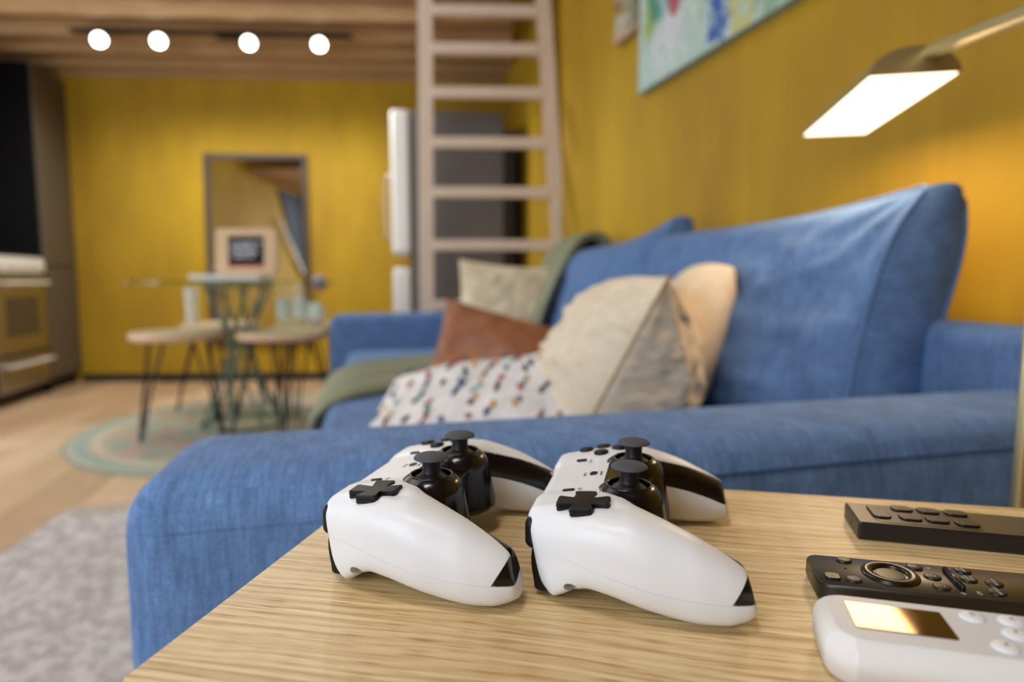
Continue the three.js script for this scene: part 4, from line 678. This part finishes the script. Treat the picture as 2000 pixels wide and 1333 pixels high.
{
  const t = thing('dining_table', 'round glass dining table on a splayed bundle of green metal rods', 'table', [DT.x, 0.0075, DT.z]);
  part('glass_top', lathe([[0, 0.742], [0.498, 0.742], [0.5, 0.739], [0.5, 0.733], [0.498, 0.730], [0, 0.730]], 72), tintGlass, t);
  const gm = std({ color: 0x6d7f6c, metalness: 0.3, roughness: 0.4 });
  for (let i = 0; i < 9; i++) { const a = i / 9 * Math.PI * 2, b = a + 2.5; part('rod', rod(V(Math.cos(a) * 0.2, 0.006, Math.sin(a) * 0.2), V(Math.cos(b) * 0.16, 0.722, Math.sin(b) * 0.16), 0.0075, 10), gm, t); }
  part('foot_ring', new THREE.TorusGeometry(0.2, 0.008, 10, 48).rotateX(Math.PI / 2).translate(0, 0.008, 0), gm, t); part('top_ring', new THREE.TorusGeometry(0.16, 0.008, 10, 48).rotateX(Math.PI / 2).translate(0, 0.7215, 0), gm, t);
}
{
  const G = 'stools round the glass table';
  const t = thing('stool', 'pale wooden stool with black hairpin legs at the front left of the glass table', 'stool', [-1.625, 0.0075, -3.1], 0.3, G);
  part('seat', uvBox(lathe([[0, 0.5], [0.195, 0.5], [0.208, 0.493], [0.21, 0.48], [0.208, 0.467], [0.195, 0.46], [0, 0.46]], 48)), stoolWood, t);
  for (let i = 0; i < 4; i++) { const a = i * Math.PI / 2 + 0.6, e = V(Math.cos(a), 0, Math.sin(a)), n = V(-e.z, 0, e.x); const p = (r, h, o) => e.clone().multiplyScalar(r).addScaledVector(n, o).setY(h); part('hairpin_leg', tube([p(0.13, 0.46, -0.045), p(0.2, 0.2, -0.018), p(0.243, 0.014, -0.006), p(0.246, 0.006, 0), p(0.243, 0.014, 0.006), p(0.2, 0.2, 0.018), p(0.13, 0.46, 0.045)], 0.0055, 48, 8), blackMetal, t); }
  for (const [x, z, r, l] of [[-1.125, -3.12, 0.9, 'pale wooden stool with hairpin legs between the glass table and the sofa arm'], [-1.68, -3.68, 1.2, 'wooden hairpin stool behind the table at its far left, seen through the glass'], [-1.13, -3.62, 0.5, 'wooden hairpin stool behind the table at its far right, carrying the bottles']]) { const c = t.clone(); c.name = numbered('stool'); c.position.set(x, z < -3.7 ? 0 : 0.0075, z); c.rotation.y = r; scene.add(c); c.userData = { label: l, category: 'stool', group: G }; }
}
{ // on the table and stools
  const tray = thing('ribbed_tray', 'white ribbed tray under the letter board on the glass table', 'tray', [DT.x - 0.0, 0.7505, DT.z + 0.06]);
  const rib = []; for (let i = 0; i < 40; i++) rib.push(rod(V(-0.165 + i * 0.00846, 0.006, 0.1), V(-0.165 + i * 0.00846, 0.03, 0.1), 0.0042, 8));
  const wm = std({ color: 0xe8e3dc, roughness: 0.6 }); part('tray', rbox(0.35, 0.03, 0.19, 0.01, 0, 0.0155, 0, 3), wm, tray); part('ribs', merge(rib), wm, tray);
  const lb = thing('letter_board', 'small letter board with a pale wood frame and white letters on black felt', 'sign', [DT.x + 0.075, 0.7812, DT.z + 0.06], 0.02); lb.rotation.x = -0.06;
  const W = 0.295, H = 0.222, f = 0.052; const bw = std({ map: at(pineTex, 1.2, 0.4), color: 0xf6e6cc, roughness: 0.55 });
  const s = roundRect(W, H, 0.02), hole = roundRect(W - 2 * f - 0.01, H - 2 * f + 0.04, 0.004); s.holes.push(new THREE.Path(hole.getPoints(8)));
  part('frame', new THREE.ExtrudeGeometry(s, { depth: 0.02, bevelEnabled: true, bevelSize: 0.002, bevelThickness: 0.002, bevelSegments: 2 }).translate(0, H / 2 + 0.003, -0.01), bw, lb);
  const felt = part('felt_panel', box(W - 2 * f + 0.01, H - 2 * f + 0.06, 0.004, 0, H / 2 + 0.003, -0.002), std({ color: 0x15151a, roughness: 0.95 }), lb);
  const R = rng(9), st = []; for (let l = 0; l < 4; l++) { let x = -0.078; while (x < 0.03 + R() * 0.05) { const w = 0.005 + R() * 0.004; st.push(box(w, 0.011, 0.002, x + w / 2, H / 2 + 0.045 - l * 0.022, 0.001)); x += w + 0.003 + (R() < 0.18 ? 0.008 : 0); } }
  part('letters', merge(st), std({ color: 0xe6e6ee, roughness: 0.6 }), felt); part('red_band', box(0.17, 0.016, 0.002, 0.004, H / 2 - 0.068, 0.001), std({ color: 0xa8404a, roughness: 0.7 }), felt);
  const SH = 0.5085;
  const bottle = (label, x, z) => { const b = thing('glass_bottle', label, 'bottle', [x, SH, z], 0, null); part('glass', lathe([[0, 0.004], [0.036, 0.004], [0.038, 0.012], [0.037, 0.15], [0.028, 0.185], [0.014, 0.205], [0.013, 0.24], [0.011, 0.24], [0.012, 0.205], [0.026, 0.184], [0.035, 0.15], [0.035, 0.014], [0, 0.01]], 36), glassy, b); part('white_band', cyl(0.0385, 0.0385, 0.11, 0, 0.085, 0, 36), std({ color: 0xe6ebe6, roughness: 0.5 }), b); return b; };
  bottle('white banded glass bottle on the far right stool, the left one of two', -1.262, -3.55); bottle('white banded glass bottle beside the round white vase on the far right stool', -1.175, -3.56);
  const vz = thing('round_vase', 'glossy round white vase next to the bottles on the far right stool', 'vase', [-1.105, SH, -3.6]); part('vase_body', lathe([[0, 0], [0.03, 0], [0.052, 0.025], [0.06, 0.055], [0.052, 0.09], [0.03, 0.11], [0.026, 0.118], [0.022, 0.118], [0.026, 0.108], [0, 0.1]], 40), phys({ color: 0xf2f4f0, roughness: 0.12 }), vz);
  const fl = thing('lilac_flower', 'small dusty lilac flower head on a green stem in the white vase', 'flower', [-1.1, SH + 0.1, -3.6]); part('stem', tube([V(-0.005, 0.003, 0), V(0.005, 0.05, 0), V(0.02, 0.11, 0.0)], 0.003, 16, 6), std({ color: 0x5d6b46, roughness: 0.8 }), fl);
  const pm = std({ color: 0x9a92a8, roughness: 0.8 }), q = rng(6), pg = []; for (let i = 0; i < 40; i++) { const a = q() * 6.28, b = Math.acos(2 * q() - 1), r = 0.032; pg.push(new THREE.SphereGeometry(0.013, 8, 6).translate(0.024 + r * Math.sin(b) * Math.cos(a), 0.13 + r * Math.cos(b), r * Math.sin(b) * Math.sin(a))); }
  tag(part('petals', merge(pg), pm, fl), null, null, null, 'stuff');
  const tum = thing('glass_tumbler', 'tall frosted glass on the far left stool behind the table', 'glass', [-1.83, SH, -3.66]); part('glass', lathe([[0, 0.0], [0.033, 0.0], [0.037, 0.2], [0.034, 0.2], [0.031, 0.006], [0, 0.006]], 36), phys({ color: 0xf2f2ea, transmission: 0.5, thickness: 0, roughness: 0.5 }), tum);
}

renderer.render(scene, camera);
